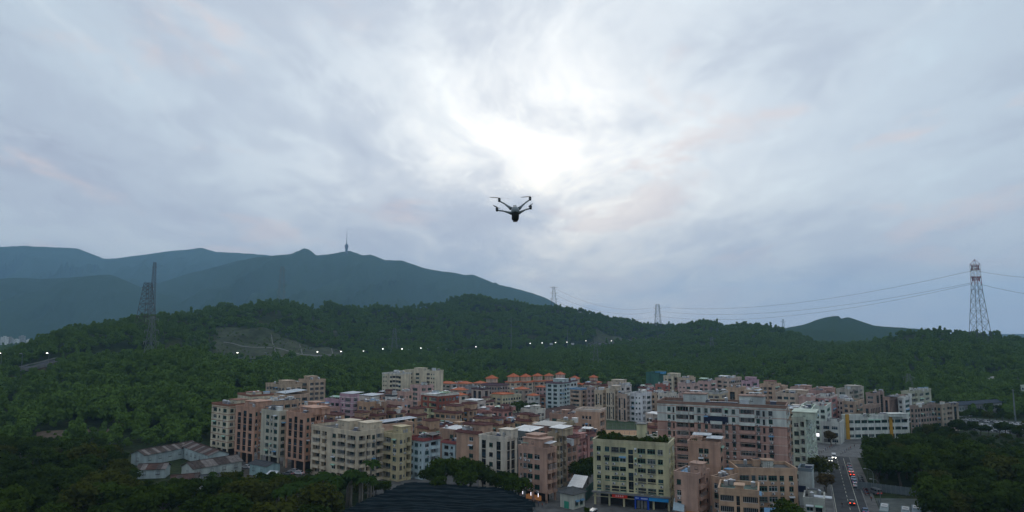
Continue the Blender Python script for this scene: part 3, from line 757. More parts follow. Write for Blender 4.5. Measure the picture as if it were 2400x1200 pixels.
def eave_ring(mb, x0, x1, y0, y1, z, m, out=.75, up=1.0, inn=.35):
    a = [(x0 - out, y0 - out, z), (x1 + out, y0 - out, z), (x1 + out, y1 + out, z), (x0 - out, y1 + out, z)]
    c = [(x0 + inn, y0 + inn, z + up), (x1 - inn, y0 + inn, z + up), (x1 - inn, y1 - inn, z + up), (x0 + inn, y1 - inn, z + up)]
    d = [(x0 + inn + .3, y0 + inn + .3, z - .2), (x1 - inn - .3, y0 + inn + .3, z - .2), (x1 - inn - .3, y1 - inn - .3, z - .2), (x0 + inn + .3, y1 - inn - .3, z - .2)]
    b = [(x0 + .01, y0 + .01, z - .25), (x1 - .01, y0 + .01, z - .25), (x1 - .01, y1 - .01, z - .25), (x0 + .01, y1 - .01, z - .25)]
    for i in range(4):
        j = (i + 1) % 4
        mb.poly([a[i], a[j], c[j], c[i]], m); mb.poly([c[i], c[j], d[j], d[i]], m); mb.poly([b[i], b[j], a[j], a[i]], m)
NB = 0
def building(label, pl, pc, pr, pt, D, a, colr, pa='*W.', pb='*w.', z0=0.0, fh=3.0, roof='flat', rc=None, ph=(), canopy=(), ac=.3, wk=None, bands=0, cap=None, clutter=3, shops=0, name='apartment_building', cat='building', base_col=None, top_col=None, rcol=None, deck=None, seed=None, cup=0, group=None, zb=0.0):
    global NB
    NB += 1
    q = random.Random(seed if seed is not None else NB * 13 + 5)
    if D < 60: D = depth_of(pt, D)
    C = P(pc, pt, D); zt = C.z; ar = R(a); ca, sa = math.cos(ar), math.sin(ar); dz = zt - ZC
    if pl < 0: L = -pl
    else:
        k = (pl - 1200) / F; L = (C.x - k * (C.y * CP + dz * SP)) / (ca + k * sa * CP)
    if pr < 0: W = -pr
    else:
        k = (pr - 1200) / F; W = (k * (C.y * CP + dz * SP) - C.x) / (sa - k * ca * CP)
    if not (2 < L < 90): print('BAD L', label, L); L = 12
    if not (2 < W < 90): print('BAD W', label, W); W = 12
    far = D > 325
    wk = q.randrange(12) if wk is None else wk
    e = empty(name, (C.x, C.y, zb), -ar); zt -= zb; tag(e, label, cat, group)
    M = wall_mat(colr); wall = MB(); joined = []
    TA = lambda u, w, v: (u - L, w, v)
    TB = lambda u, w, v: (-w, u, v)
    oa = layout(pa, L, z0 if not shops else max(z0, 4.0), zt, fh, 0); ob = layout(pb, W, z0 if not shops else max(z0, 4.0), zt, fh, 0)
    if z0 > 1.5 or shops:                          # open ground floor on posts
        zz = z0 if z0 > 1.5 else 3.6
        core = MB(); core.box(-L + 1.8, -1.8, 1.8, W - 1.8, -.3, zz, DARKIN)
        core.build('ground_floor', e)
        n = max(2, int(L / 4.5))
        pm = MB(); pm.box(-.28, .28, -.28, .28, -.3, zz, M, bottom=False); pme = pm.mesh('pillar')
        for i in range(n + 1): link('pillar', pme, e, (-L + .4 + (L - .8) * i / n, .4, 0))
        n2 = max(1, int(W / 5))
        for i in range(1, n2 + 1): link('pillar', pme, e, (-.4, .4 + (W - .8) * i / n2, 0))
        z0w = zz
    else: z0w = min(z0, -.3)
    oa = [o for o in oa if o[3] > z0w]; ob = [o for o in ob if o[3] > z0w]
    if not bands and D < 325 and q.random() < .55: bands = 3
    clutter = clutter + 3 if clutter > 1 else clutter
    nf = max(1, int(round((zt - z0 - .6) / fh))); ff = (zt - z0 - .6) / nf
    sp = (round(z0 + ff * (nf - top_col[0]), 4), wall_mat(top_col[1])) if top_col else None
    face_wall(wall, TA, L, z0w, zt, oa, M, sp); face_wall(wall, TB, W, z0w, zt, ob, M, sp)
    wall.poly([(0, W, z0w), (-L, W, z0w), (-L, W, zt), (0, W, zt)], M); wall.poly([(-L, W, z0w), (-L, 0, z0w), (-L, 0, zt), (-L, W, zt)], M)
    if z0w > 0: wall.poly([(-L, 0, z0w), (-L, W, z0w), (0, W, z0w), (0, 0, z0w)], M)
    wall.build('wall', e)
    global CURM, CURS
    CURM = M; CURS = sp
    fill_face(e, TA, 0, L, oa, far, D < 300, wk, ac, q, joined); fill_face(e, TB, R(90), W, ob, far, D < 300, wk, ac, q, joined)
    if joined: join_meshes('window_rows', joined, e)
    bm_ = {1: BAND, 2: WHITE, 3: M}.get(bands)
    if bands:
        for f in range(1, nf + 1):
            z = z0 + f * ff - .12; b = MB(); b.box(-L - .06, .06, -.06, .0, z, z + .22, bm_); b.box(0, .06, 0, W + .06, z, z + .22, bm_); b.build('floor_band', e)
    zr = zt
    CAP = cap or M
    dk = deck or (DECK if q.random() < .75 else DECK2)
    if roof == 'flat':
        zr = zt - .05
        b = MB(); b.box(-L + .05, -.05, .05, W - .05, zt - .3, zr, dk); b.build('roof', e)
        b = MB(); ring(b, -L - .12, .12, -.12, W + .12, .3, zt - .02, zt + .85, CAP); ring(b, -L - .2, .2, -.2, W + .2, .46, zt + .85, zt + .97, CAP); b.build('parapet', e)
    elif roof == 'eave':
        b = MB(); b.box(-L + .05, -.05, .05, W - .05, zt - .3, zt - .05, dk); b.build('roof', e)
        b = MB(); eave_ring(b, -L, 0, 0, W, zt, rc or BROWN); b.build('tiled_eave', e)
    elif roof == 'hip':
        b = MB(); hip(b, -L, 0, 0, W, zt, rcol or min(L, W) * .22, rc or ORANGE); b.build('hip_roof', e)
    if cup:                                        # raised cupola with a little hipped roof
        s = min(3.4, L * .32); cx, cy = -L * cup, W * .45; b = MB(); hz_ = 3.2 + (rcol or min(L, W) * .22) * .6
        b.box(cx - s, cx + s, cy - s, cy + s, zt - .2, zt + hz_, M)
        t = b.build('cupola', e)
        for i in (-1, 1):
            o = link('window', window_meshes(1.0, 1.4, 1, True)[0], t, (cx + i * s * .45, cy - s - .02, zt + hz_ - 2.1))
        o = link('window', window_meshes(1.2, 1.4, 1, True)[0], t, (cx + s + .02, cy, zt + hz_ - 2.1), R(90))
        b = MB(); hip(b, cx - s, cx + s, cy - s, cy + s, zt + hz_, s * .8, rc or ORANGE); b.build('cupola_roof', t)
    for k in ph:                                   # stair houses: (u, v, w, d, h[, colour, roof])
        u, v, w, d, h = k[:5]; pm_ = wall_mat(k[5]) if len(k) > 5 and k[5] else M; x0, y0 = -L + u * L, v * W
        b = MB(); b.box(x0, x0 + w, y0, y0 + d, zt - .1, zt + h, pm_); t = b.build('stair_house', e)
        b = MB(); b.box(x0 - .35, x0 + w + .35, y0 - .35, y0 + d + .35, zt + h, zt + h + .22, k[6] if len(k) > 6 and k[6] else CAP); b.build('slab', t)
        if h > 2: link('window', window_meshes(.8, .8, 1, True)[0], t, (x0 + w * .5, y0 - .02, zt + h * .5)); link('window', window_meshes(.8, 1.8, 1, True)[0], t, (x0 + w + .02, y0 + d * .5, zt + .1), R(90))
        if len(k) > 6 and k[6] in (BROWN, ORANGE, PURPLE):
            b = MB(); eave_ring(b, x0, x0 + w, y0, y0 + d, zt + h + .1, k[6], .6, .6, .3); b.build('tiled_eave', t)
    for k in canopy:                               # sheet-metal canopies: (u, v, w, d, h, material, pitch)
        u, v, w, d, h, cm = k[:6]; pit = k[6] if len(k) > 6 else .35; x0, y0 = -L + u * L, v * W
        t = MB()
        A = [(x0, y0, zt + h - pit), (x0 + w, y0, zt + h - pit), (x0 + w, y0 + d, zt + h), (x0, y0 + d, zt + h)]
        t.poly(A, cm); t.poly([(p[0], p[1], p[2] - .12) for p in reversed(A)], cm)
        for i in range(4):
            p, r_ = A[i], A[(i + 1) % 4]; t.poly([(p[0], p[1], p[2] - .12), (r_[0], r_[1], r_[2] - .12), r_, p], cm)
        for i in range(1, int(w / 1.2)): t.beam((x0 + i * 1.2, y0, zt + h - pit + .03), (x0 + i * 1.2, y0 + d, zt + h + .03), .05, cm, 4)
        c = t.build('roof_canopy', e)
        pm2 = MB()
        for px_, py_ in ((.25, .25), (w - .25, .25), (.25, d - .25), (w - .25, d - .25)): pm2.beam((x0 + px_, y0 + py_, zt - .1), (x0 + px_, y0 + py_, zt + h - .25), .08, RAIL, 4)
        pm2.build('canopy_frame', c)
    if roof in ('flat', 'eave') and clutter:
        for i in range(clutter):
            x, y = q.uniform(-L * .88, -L * .12), q.uniform(W * .12, W * .85); r_ = q.random(); b = MB()
            if r_ < .35:
                b.tube([(x, y, zt + .5), (x, y, zt + .7), (x, y, zt + 1.9), (x, y, zt + 2.2)], [.5, .62, .62, .2], STEEL, 10)
                for s in ((-.4, -.4), (.4, .4), (-.4, .4), (.4, -.4)): b.beam((x + s[0], y + s[1], zt - .1), (x + s[0], y + s[1], zt + .6), .05, RAIL)
                b.build('water_tank', e)
            elif r_ < .6:
                w, d = q.uniform(1.5, 3), q.uniform(1.5, 2.6); h = q.uniform(1.8, 2.4)
                b.box(x, x + w, y, y + d, zt - .1, zt + h, q.choice((M, WHITE, TIN_W))); b.box(x - .2, x + w + .2, y - .2, y + d + .2, zt + h, zt + h + .12, q.choice((TIN_W, TIN_K, CAP, TIN_B))); b.build('roof_shed', e)
            elif r_ < .8:
                b.poly([(x, y, zt + .4), (x + 2, y, zt + .4), (x + 2, y + 1.3, zt + 1.3), (x, y + 1.3, zt + 1.3)], NAVY); b.beam((x - .1, y + 1.4, zt + 1.4), (x + 2.1, y + 1.4, zt + 1.4), .26, STEEL, 8)
                for s in (0, 2): b.beam((x + s, y, zt - .1), (x + s, y, zt + .4), .04, RAIL); b.beam((x + s, y + 1.3, zt - .1), (x + s, y + 1.3, zt + 1.2), .04, RAIL)
                b.build('solar_heater', e)
            elif r_ < .9:
                b.beam((x, y, zt - .1), (x, y, zt + q.uniform(2.5, 4.5)), .05, RAIL); b.beam((x - .5, y, zt + 2.3), (x + .5, y, zt + 2.3), .03, RAIL); b.build('antenna', e)
            else:
                b.box(x, x + 1.8, y, y + .7, zt - .1, zt + .45, CONC); tt = b.build('planter', e)
                v, f = leaf_cloud(np.array([(x + .9, y + .35, zt + .8)]) + np.random.default_rng(i).normal(0, 1, (70, 3)) * np.array([.7, .35, .35]), np.tile([0, 0, 1.], (70, 1)), np.full(70, .45), .8)
                me = bpy.data.meshes.new('shrub'); me.from_pydata(v.tolist(), [], f.tolist()); me.materials.append(LEAF_NEAR[1]); link('shrub', me, tt)
    if shops == 1:
        n = max(2, int(L / 4.2)); q2 = [BAND, TIN_B, TIN_G, TIN_W, BROWN]
        for i in range(n):
            b = MB(); x0, x1 = -L + L * i / n + .15, -L + L * (i + 1) / n - .15; b.box(x0, x1, -.35, -.13, 2.9, 3.75, q2[(i + NB) % 5]); b.build('shop_sign', e)
    return e, L, W, zt
# ------------------------------------------------------------------ town: ground surfaces
PAVE = mat('pavement_concrete', (.115, .115, .11), .9, .45, .2)
def sheet(name, pts, z, m, kind='structure'):
    b = MB(); b.poly([(p[0], p[1], z) for p in pts], m); o = b.build(name); return tag(o, kind=kind)
sheet('town_pavement', [G(905, 212), G(1300, 212), G(1960, 212), G(1960, 330), G(2120, 372), G(2120, 470), G(1900, 540), G(1500, 606), G(1100, 600), G(880, 510), G(640, 410), G(540, 345), G(560, 285), G(735, 268), G(880, 240)], .02, PAVE)
RD = Vector((math.sin(R(23)), math.cos(R(23)), 0)); RN = Vector((RD.y, -RD.x, 0)); RHW = 4.4; R0 = Vector((101.7, 211, 0))
def road_pt(s, o): return R0 + RD * s + RN * o
sheet('road', [road_pt(-60, -4.4), road_pt(-60, 5.0), road_pt(112, 5.0), road_pt(112, -4.4)], .028, ASPH)
sheet('plaza', [road_pt(112, -9), road_pt(112, 14), road_pt(152, 16), road_pt(152, -9)], .032, mat('plaza_paving', (.165, .165, .16), .85, .35, .4))
LINE = mat('road_paint', (.55, .53, .42), .7, .2, 2)
road = bpy.data.objects['road']
for i in range(-5, 18):
    b = MB(); p = [road_pt(i * 6, -.08), road_pt(i * 6, .08), road_pt(i * 6 + 3, .08), road_pt(i * 6 + 3, -.08)]; b.poly([(v.x, v.y, .034) for v in p], LINE); b.build('lane_mark', road)
for o in (-4.1, 2.6):
    b = MB(); p = [road_pt(-60, o - .07), road_pt(-60, o + .07), road_pt(108, o + .07), road_pt(108, o - .07)]; b.poly([(v.x, v.y, .034) for v in p], LINE); b.build('edge_line', road)
rm = Matrix.Translation(R0) @ Matrix.Rotation(-R(23), 4, 'Z')
for o in (-4.7, 5.0):
    b = MB(); b.box(o, o + .3, -60, 111, -.2, .14, CONC, rm); b.build('kerb', road)
b = MB(); b.box(-8.0, -4.7, -60, 111, -.2, .12, PAVE, rm); tag(b.build('sidewalk'), kind='structure')
b = MB(); b.box(5.3, 8.4, -60, 111, -.2, .12, PAVE, rm); tag(b.build('sidewalk'), kind='structure')
LOT = mat('lot_concrete', (.095, .108, .10), .9, .35, .25)
sheet('bus_lot', [road_pt(-60, 8.6), road_pt(32, 8.6), G(2175, 236), G(2215, 205), G(2215, 190), G(2020, 160)], .026, LOT)
sheet('car_park', [G(2232, 400), G(2440, 368), G(2440, 425), G(2262, 452)], .026, LOT)
sheet('yard', [G(585, 305), G(560, 262), G(720, 252), G(735, 300)], .03, mat('yard_earth', (.085, .075, .06), .95, .4, .3))

# ------------------------------------------------------------------ town: buildings
PINK = (.43, .275, .215); TAN = (.46, .315, .215); SAL = (.47, .28, .205); CREAM = (.55, .50, .385); YEL = (.50, .47, .30); WHT = (.62, .63, .62); LBL = (.46, .57, .62); LIL = (.45, .30, .36); ROSE = (.45, .24, .22)
GRY = (.38, .39, .37); GRN = (.47, .55, .47); BEI = (.52, .43, .33); MINT = (.45, .52, .46); BRK = (.24, .075, .05); OFFW = (.55, .54, .49)
B = building
WL = 'W.nW.'
# left edge towers
B('cream six storey block with terracotta floor lines, at the left end of the town', 497, 536, 576, 953, 305, 38, CREAM, '.w.n-.w.', '*w.', 4.6, bands=1, cap=BAND, ph=[(.55, .5, 6, 5, 2.4)], wk=1, ac=.15)
B('salmon block with three dark glass strips, second tower from the left', 553, 597, 614, 960, 295, 36, SAL, '.s.S.s.', '.w..n.', 4.2, ph=[(.35, .35, 9, 7, 3.0)], wk=1, ac=.5)
B('grey cream block with many air conditioners, between the two salmon glass strip towers', 613, 655, 674, 969, 288, 36, (.47, .45, .37), '_w.n.w.', '.w.', 4.0, canopy=[(.05, .3, 8, 4, 2.4, TIN_K)], wk=1, ac=.6)
B('salmon block with dark glass strips, beside the cream balcony building', 672, 716, 760, 974, 280, 38, SAL, '.s.S.s.', '.w.W.b.n.', 3.8, ph=[(.3, .4, 10, 7, 2.6), (.7, .7, 6, 4, 2.2)], wk=1, ac=.4)
B('cream corner building with stacked wide balconies, behind the palms', 730, 838, 900, 1018, 258, 40, (.56, .48, .37), '.B.b_w.B.B.', '.B.b.w.B.', 0, ph=[(.38, .35, 7, 6, 3.2), (.7, .55, 6, 7, 3.0)], ac=.5, cap=wall_mat((.56, .48, .37)), deck=DECK, clutter=4)
B('khaki yellow block with four rows of balconies, right of the cream corner building', 895, 934, 965, 1023, 262, 40, (.50, .43, .27), '.B.w.', '.w.n.b.', 0, ph=[(.35, .4, 5, 4.5, 3)], ac=.2, cap=wall_mat((.50, .43, .27)))
B('pale blue house with red tiled eave and white balconies, near the dark net roof', 954, 992, 1032, 1034, 265, 40, LBL, '.b.w.n.', '.w.B.', 0, roof='eave', rc=mat('tile_red', (.17, .035, .03), .7, .3, 1.2), canopy=[(.6, .4, 5, 5, 2.2, TIN_K)], name='house', ac=.2)
B('small pale blue house with red roof behind the round trees', 1036, 1067, 1112, 1041, 278, 40, LBL, '.w.n.', '.b.w.B.', 0, roof='eave', rc=mat('tile_red', (.17, .035, .03)), name='house', ac=.2)
B('white block with dark vertical window bays, above the round trees', 1123, 1184, 1212, 1031, 248, 36, (.56, .51, .44), [('.', 1.2), ('S', 1.9), ('.', 1.5), ('w', 1.7), ('.', 1.6), ('S', 1.9), ('.', 2)], [('.', .8), ('S', 1.1), ('.', .5), ('S', 1.4), ('.', .9)], 0, fh=3.3, ph=[(.6, .4, 5, 4.5, 3.0)], wk=1, ac=.05, cap=wall_mat((.56, .51, .44)), deck=DECK)
B('pink corner block above a lit shop front, left of the small gatehouse', 1215, 1281, 1304, 1058, 230, 38, PINK, '.n.w-W.W._', '.B.B.', 3.0, ph=[(.12, .15, 8, 6, 3.4), (.1, .5, 5, 5, 4.2)], canopy=[(.72, .3, 3.5, 4, 2.6, TIN_W), (.1, .1, 2.5, 3, 2.2, TIN_G)], ac=.3, wk=0, cap=wall_mat(PINK))
B('narrow olive pink block with stacked balconies, behind the pink corner block', 1284, 1302, 1328, 1021, 252, 38, (.40, .33, .24), '.w.', '.b.w.b.', 0, ph=[(.2, .2, 6, 5, 2.2)], canopy=[(.05, .05, 6, 7, 3, TIN_W)], ac=.6)
B('brown eaved pink house with caged balconies along the alley', 1305, 1328, 1353, 1046, 262, 38, PINK, '.w.', '.D.D.', 0, roof='eave', ph=[(.3, .5, 4, 4, 2.6, None, BROWN)], ac=.7, name='house')
B('rose house at the far end of the alley beside the yellow block', 1330, 1353, 1374, 1033, 284, 38, ROSE, '.w.', '.D.b.', 0, roof='eave', ph=[(.2, .3, 4, 4, 2.4)], ac=.7, name='house')
# yellow block with roof garden
yb, yL, yW, yz = B('yellow seven storey block with roof garden and blue shop signs', 1390, 1567, 1580, 1046, 220, 21.5, YEL,
    [('.', 1.2), ('w', 1.5), ('.', 1.4), ('w', 1.6), ('.', .7), ('W', 2.6), ('-', .25), ('W', 2.2), ('.', .8), ('s', 1.7), ('.', .6), ('n', .5), ('.', .4), ('W', 2.7), ('.', .6), ('W', 2.7), ('.', .8), ('w', 1.7), ('.', 2)], '.D.b.D.', 0.01, fh=2.95, wk=2, ac=.55, shops=2, bands=3, cap=wall_mat((.52, .48, .32)), clutter=0, deck=DECK2)
# pink tower block
mb_, mL, mW, mz = B('long nine storey pink block with a white top and two roof houses', 1540, 1842, -14, 958, 240, 24.5, (.42, .265, .225),
    [('_', 4), ('w', 1.3), ('.', .8), ('t', .7), ('.', .7), ('B', 4.7), ('-', .4), ('b', 1.8), ('.', 1.3), ('w', 1.2), ('.', 1.5), ('w', 1.2), ('.', 1), ('B', 4.4), ('.', 1), ('w', 1.2), ('.', 1.4), ('w', 1.2), ('.', 1.5), ('B', 5.6), ('.', .5), ('w', 1.3), ('.', 1), ('t', .8), ('.', 1.3), ('w', 1.4), ('_', 4.8)],
    '.b.w.B.', 0, fh=3.0, top_col=(2, (.50, .54, .52)), ac=.75, wk=1, bands=0, cap=mat('cap_brown', (.27, .165, .125), .8, .15, .5), clutter=9, ph=[(.20, .30, 8, 6, 3.4, (.48, .52, .51)), (.645, .30, 8.5, 6, 3.4, (.48, .52, .51))], deck=DECK)
for i, (f, c) in enumerate(((2, BAND), (3, None), (4, None), (5, None), (6, None), (7, None))):
    b = MB(); z = mz - .6 - f * 3.0; b.box(-mL - .08, .08, -.08, 0, z - .12, z + .1, c or wall_mat((.52, .42, .37))); b.build('floor_band', mb_)
b = MB(); b.box(-mL * .622, -mL * .435, -.35, -.02, mz - 6.3, mz - 3.75, NAVY); b.build('banner', mb_)
b = MB(); b.box(-mL * .61, -mL * .36, 1.2, 3.5, mz + .9, mz + 1.25, NAVY); b.build('solar_panel_row', mb_)
for x in (-.75, -.70, -.28, -.23):
    b = MB(); b.box(mL * x, mL * x + 2.2, 4.4, 6.2, mz + 4.5, mz + 4.7, TIN_W)
    for s in (.2, 2): b.beam((mL * x + s, 5.3, mz + 3.4), (mL * x + s, 5.3, mz + 4.5), .07, RAIL)
    b.build('roof_canopy', mb_)
B('pale green office wing with rows of square windows, along the street', 1856, 1888, 1911, 984, 262, 27.5, GRN, '.W.b.', '*n.', 0, fh=3.2, base_col=None, cap=wall_mat(GRN), ac=.1, wk=1, ph=[(.05, .02, 8, 12, 2.6)], deck=DECK2)
B('pink tower with a long roof terrace, in front of the long nine storey block', 1612, 1686, -10, 1044, 226, 24, (.45, .29, .22), '__.W-W.__', '.w.', 0, fh=3.1, ac=.2, wk=2, ph=[(.05, .3, 10, 6, 1.4)], canopy=[(.58, .05, 5, 4, 2.4, TIN_W), (.1, .3, 6, 3, 2.9, TIN_W)], clutter=4)
B('low pink house with rounded balconies and a roof tank, right of the yellow block', 1580, 1634, 1662, 1118, 207, 36, (.44, .29, .23), '.w.__', '.B.n.', 0, fh=3.2, ph=[(.55, .3, 3.6, 3.6, 3.2)], canopy=[(.05, .35, 5, 5, .6, TIN_B)], ac=.2, name='house')
B('angled pink house with a sunken blue roof terrace', 1668, 1692, 1728, 1127, 208, 48, (.44, .30, .22), '.W.', '.w__', 0, fh=3.2, deck=mat('terrace_blue', (.14, .22, .26), .8, .3, .5), ac=.2, name='house', clutter=2)
B('wide tan block with three rows of shuttered balconies, in front of the long pink block', 1708, 1729, 1868, 1103, 216, 94, (.46, .31, .215), '.w.', [('.', .6), ('W', 3.2), ('.', .9), ('w', 1.4), ('.', .9), ('W', 3), ('-', .5), ('W', 3), ('.', .8), ('w', 1.6), ('.', 1.6), ('w', 1.5), ('.', 1.4)], 0, fh=3.3, ac=.9, wk=2, clutter=5, deck=DECK, ph=[(.3, .52, 3, 3, 2.2, (.5, .52, .48))])
B('foreground tan house with a dark stair window and split terraces', 1684, 1778, -11, 1158, 190, 20, (.46, .31, .215), [('.', .4), ('D', 4), ('.', .7), ('S', 1.0), ('.', .9), ('D', 4.2), ('.', .3)], '.w.', 0, fh=3.2, ac=.1, ph=[(.42, .0, 2.2, 3, 1.8)], clutter=2, deck=DECK2, name='house')
B('grey blue annex with a navy wall panel beside the street', 1871, 1902, -8, 1106, 226, 28, (.40, .45, .45), '___', '', 0, name='annex_building', clutter=1, cap=mat('cap_slate', (.16, .20, .22), .6, .2, .5))
B('low street side shop with white roof strip near the lower right road', 1884, 1932, -9, 1177, 203, 25, (.36, .37, .34), '.W.W.', '.w.', 0, name='shop', cat='shop', canopy=[(.45, .3, 5, 1.2, 1.0, TIN_W)], clutter=2)
# middle: brown eaved houses
EV = dict(roof='eave', name='house', ac=.25)
B('brown eaved house behind the cream corner building', 733, 790, 813, 991, 16, 36, TAN, '*W.', '.b.w.', ph=[(.2, .5, 9, 5, 2.6, None, BROWN)], **EV)
B('long salmon block with a pale curved metal roof in the middle left', 862, 900, 968, 1000, 298, 52, (.50, .34, .25), '.w.', '___b__', 0, canopy=[(.1, .02, 7, 20, 1.6, mat('tin_pale', (.42, .47, .52), .5, .15, .5), .9)], clutter=1, ac=.1)
B('tan house with brown stair house, left of the curved roof', 822, 846, 866, 984, 14.5, 36, TAN, '.w.w.', '.w.', ph=[(.2, .2, 5, 4.5, 3, None, BROWN)], **EV)
B('tan house with brown stair house, behind the curved roof', 858, 883, 905, 975, 14.5, 36, TAN, '.w.w.', '.w.', ph=[(.1, .2, 5, 4.5, 2.8, None, BROWN)], **EV)
B('brown roofed tan house in the middle of the lilac and salmon blocks', 893, 922, 950, 969, 14.5, 36, TAN, '.W.w.', '.W.', ph=[(.15, .1, 5, 4.5, 2.8, None, BROWN)], **EV)
B('tan tower house with brown cap, behind the khaki yellow block', 952, 975, 1000, 975, 15, 38, TAN, '.w.w.', '.W.n.', ph=[(.25, .1, 5, 5, 3.2, None, BROWN)], **EV)
B('broad brown eaved terrace row with a square stair tower, right of the curved roof', 978, 1003, 1064, 1006, 14, 44, TAN, '.w.w.', '*W.', ph=[(.5, .02, 5, 5, 3.4, None, BROWN)], **EV)
B('large brown eaved tan house below the brick topped block', 1018, 1070, 1083, 969, 15.5, 36, TAN, '*W.', '.w.w.', ph=[(.45, .2, 7, 6, 3.2, None, BROWN)], **EV)
B('tall brown capped tan house beside the white curved house', 1074, 1098, 1118, 962, 16, 38, TAN, '.b.w.', '.b.w.', ph=[(.2, .2, 6, 5, 3.0, None, BROWN)], **EV)
B('brown roofed row house with two stair towers, left of the white tin roof', 1087, 1126, 1148, 998, 13.5, 38, TAN, '*W.', '.w.', ph=[(.65, .1, 5, 4.5, 3.0, None, BROWN)], **EV)
B('tan house with brown stair tower in the centre of town', 1143, 1166, 1178, 997, 13.5, 38, TAN, '.w.w.', '.w.', ph=[(.05, .4, 5, 4, 2.6, None, BROWN)], **EV)
B('small brown capped tan house left of the navy roof', 1178, 1193, 1203, 992, 14, 38, TAN, '.w.', '.w.', **EV)
B('brown eaved house below the long white hall', 1203, 1238, 1260, 988, 13.5, 38, TAN, '*W.', '.w.', ph=[(.3, .2, 5, 4.5, 2.8, None, BROWN), (.75, .3, 4, 4, 2.2, None, BROWN)], **EV)
B('big salmon house with brown eave behind the white block', 1070, 1124, 1146, 1018, 268, 38, (.46, .30, .22), '__w_', '.w.', 0, ph=[(.5, .3, 7, 5, 3.2, None, BROWN)], **EV)
B('tan house with a flat pale tin roof behind the pale blue houses', 1030, 1062, 1096, 1013, 284, 40, (.40, .27, .20), '__w', '.w.w.', 0, roof='flat', name='house', canopy=[(.1, .1, 9, 8, 1.4, TIN_W)], clutter=1)
B('house with a bright white tin roof over dark glazing', 1196, 1232, 1262, 1018, 262, 38, (.12, .14, .15), '*W.', '*W.', 0, name='house', canopy=[(.0, .0, 9.5, 9, 2.0, TIN_W, .8)], clutter=0)
B('house with a dull white tin roof behind the bright white one', 1246, 1282, 1308, 1004, 290, 38, (.30, .17, .13), '.w.w.', '.w.w.', 0, name='house', canopy=[(.0, .0, 12, 9, 1.8, mat('tin_dull', (.45, .44, .41), .6, .15, .5), .7)], clutter=0)
B('tan house with a green flat roof left of the square tan block', 1305, 1336, 1348, 992, 312, 36, (.42, .36, .25), '.W.w.', '.w.', 0, name='house', deck=DECK2, clutter=2)
B('brown roofed rose house with a white shed on its roof, behind the yellow block', 1336, 1378, 1396, 1018, 13, 36, ROSE, '.w.w.', '.w.', roof='eave', name='house', canopy=[(.5, .2, 4.5, 3.5, 2.4, TIN_W)], clutter=2)
B('brown capped rose house left of the alley', 1322, 1345, 1358, 1020, 13, 36, ROSE, '.w.', '.w.', ph=[(.1, .1, 5, 4, 2.6, None, BROWN)], **EV)
B('square tan block with six small windows, beside the sports ground', 1349, 1403, 1420, 966, 342, 24, (.47, .31, .225), [('_', 2.6), ('w', .9), ('.', .5), ('w', .9), ('.', .5), ('w', .9), ('_', 3)], '.b.', 0, fh=3.6, cap=wall_mat((.55, .45, .38)), clutter=0, deck=mat('deck_pale', (.36, .35, .33), .9, .3, .3), ac=0)
# lilac and pink blocks in the left middle
B('lilac tower with a pale canopy on top, left of centre', 797, 826, 842, 929, 345, 36, LIL, '.n.W.', '.W.', 0, canopy=[(.0, .0, 9, 8, 1.6, TIN_W)], bands=2, clutter=0)
B('lower lilac wing with green roof frames, left of the lilac tower', 762, 797, -8, 940, 350, 30, LIL, '*W.', '', 0, clutter=5, canopy=[(.1, .2, 7, 4, 2.0, TIN_G)])
B('pale glazed roof house with a white canopy, right of the lilac tower', 842, 868, 889, 934, 358, 36, OFFW, '*W.', '.W.', 0, canopy=[(-.05, .0, 10, 9, 1.8, TIN_W)], clutter=0)
B('brown tan house under the lilac tower', 838, 862, 882, 947, 342, 36, TAN, '.w.w.', '.w.', 0, clutter=3, name='house')
B('salmon house behind the second salmon glass strip tower', 702, 742, 766, 958, 322, 36, SAL, '.W.w.', '.w.w.', 0, ph=[(.3, .3, 6, 5, 2.4)], name='house')
B('cream block with a terracotta roof band, behind the left end towers', 557, 588, 641, 930, 352, 46, CREAM, '*n.', '*W.', 0, cap=BAND, ph=[(.3, .2, 5, 5, 1.6)], ac=.1)
B('tan villa block with a white pitched tin canopy, upper left of town', 640, 672, 724, 930, 375, 46, (.44, .33, .25), '.W.w.', '*W.', 0, canopy=[(.0, .1, 12, 13, 2.6, TIN_W, 1.2)], clutter=1)
B('tan hillside block with stepped terraces at the forest edge', 623, 668, 708, 905, 420, 40, (.44, .34, .25), '*W.', '*W.', 0, ph=[(.5, .2, 9, 6, 2.8)], clutter=4)
B('tan block with brown window bands right of the stepped terraces', 700, 724, 763, 894, 430, 44, (.45, .34, .25), '.W.', '*D.', 0, ph=[(.2, .2, 6, 6, 2.6)], clutter=3)
B('flat brown building with pipes on the roof, behind the salmon towers', 612, 648, 700, 945, 342, 44, (.40, .29, .21), '*w.', '*W.', 0, clutter=6, canopy=[(.1, .0, 8, 9, .9, TIN_W)])
B('rose roofed house between the salmon towers and the lilac wing', 722, 760, 796, 962, 332, 38, (.42, .27, .24), '*w.', '.W.', 0, clutter=4, canopy=[(.0, .2, 12, 8, .8, mat('tin_rose', (.30, .17, .18), .6, .2, .5))])
B('brown house left of the pink wing', 868, 888, 906, 951, 345, 36, (.36, .24, .17), '.w.', '.w.', 0, clutter=2, name='house')
B('small white house with a dark roof edge in the left middle', 903, 920, 931, 930, 385, 36, WHT, '.w.', '.w.', 0, name='house', clutter=1, cap=TIN_K)
B('rose pink block in front of the cream tower', 932, 950, 968, 922, 400, 36, (.48, .32, .28), '.w.', '.n.w.', 0, clutter=3)
B('wide rose pink terrace block right of the small white house', 905, 945, 966, 946, 372, 36, (.46, .31, .27), '.W.W.', '.n.w.', 0, clutter=4)
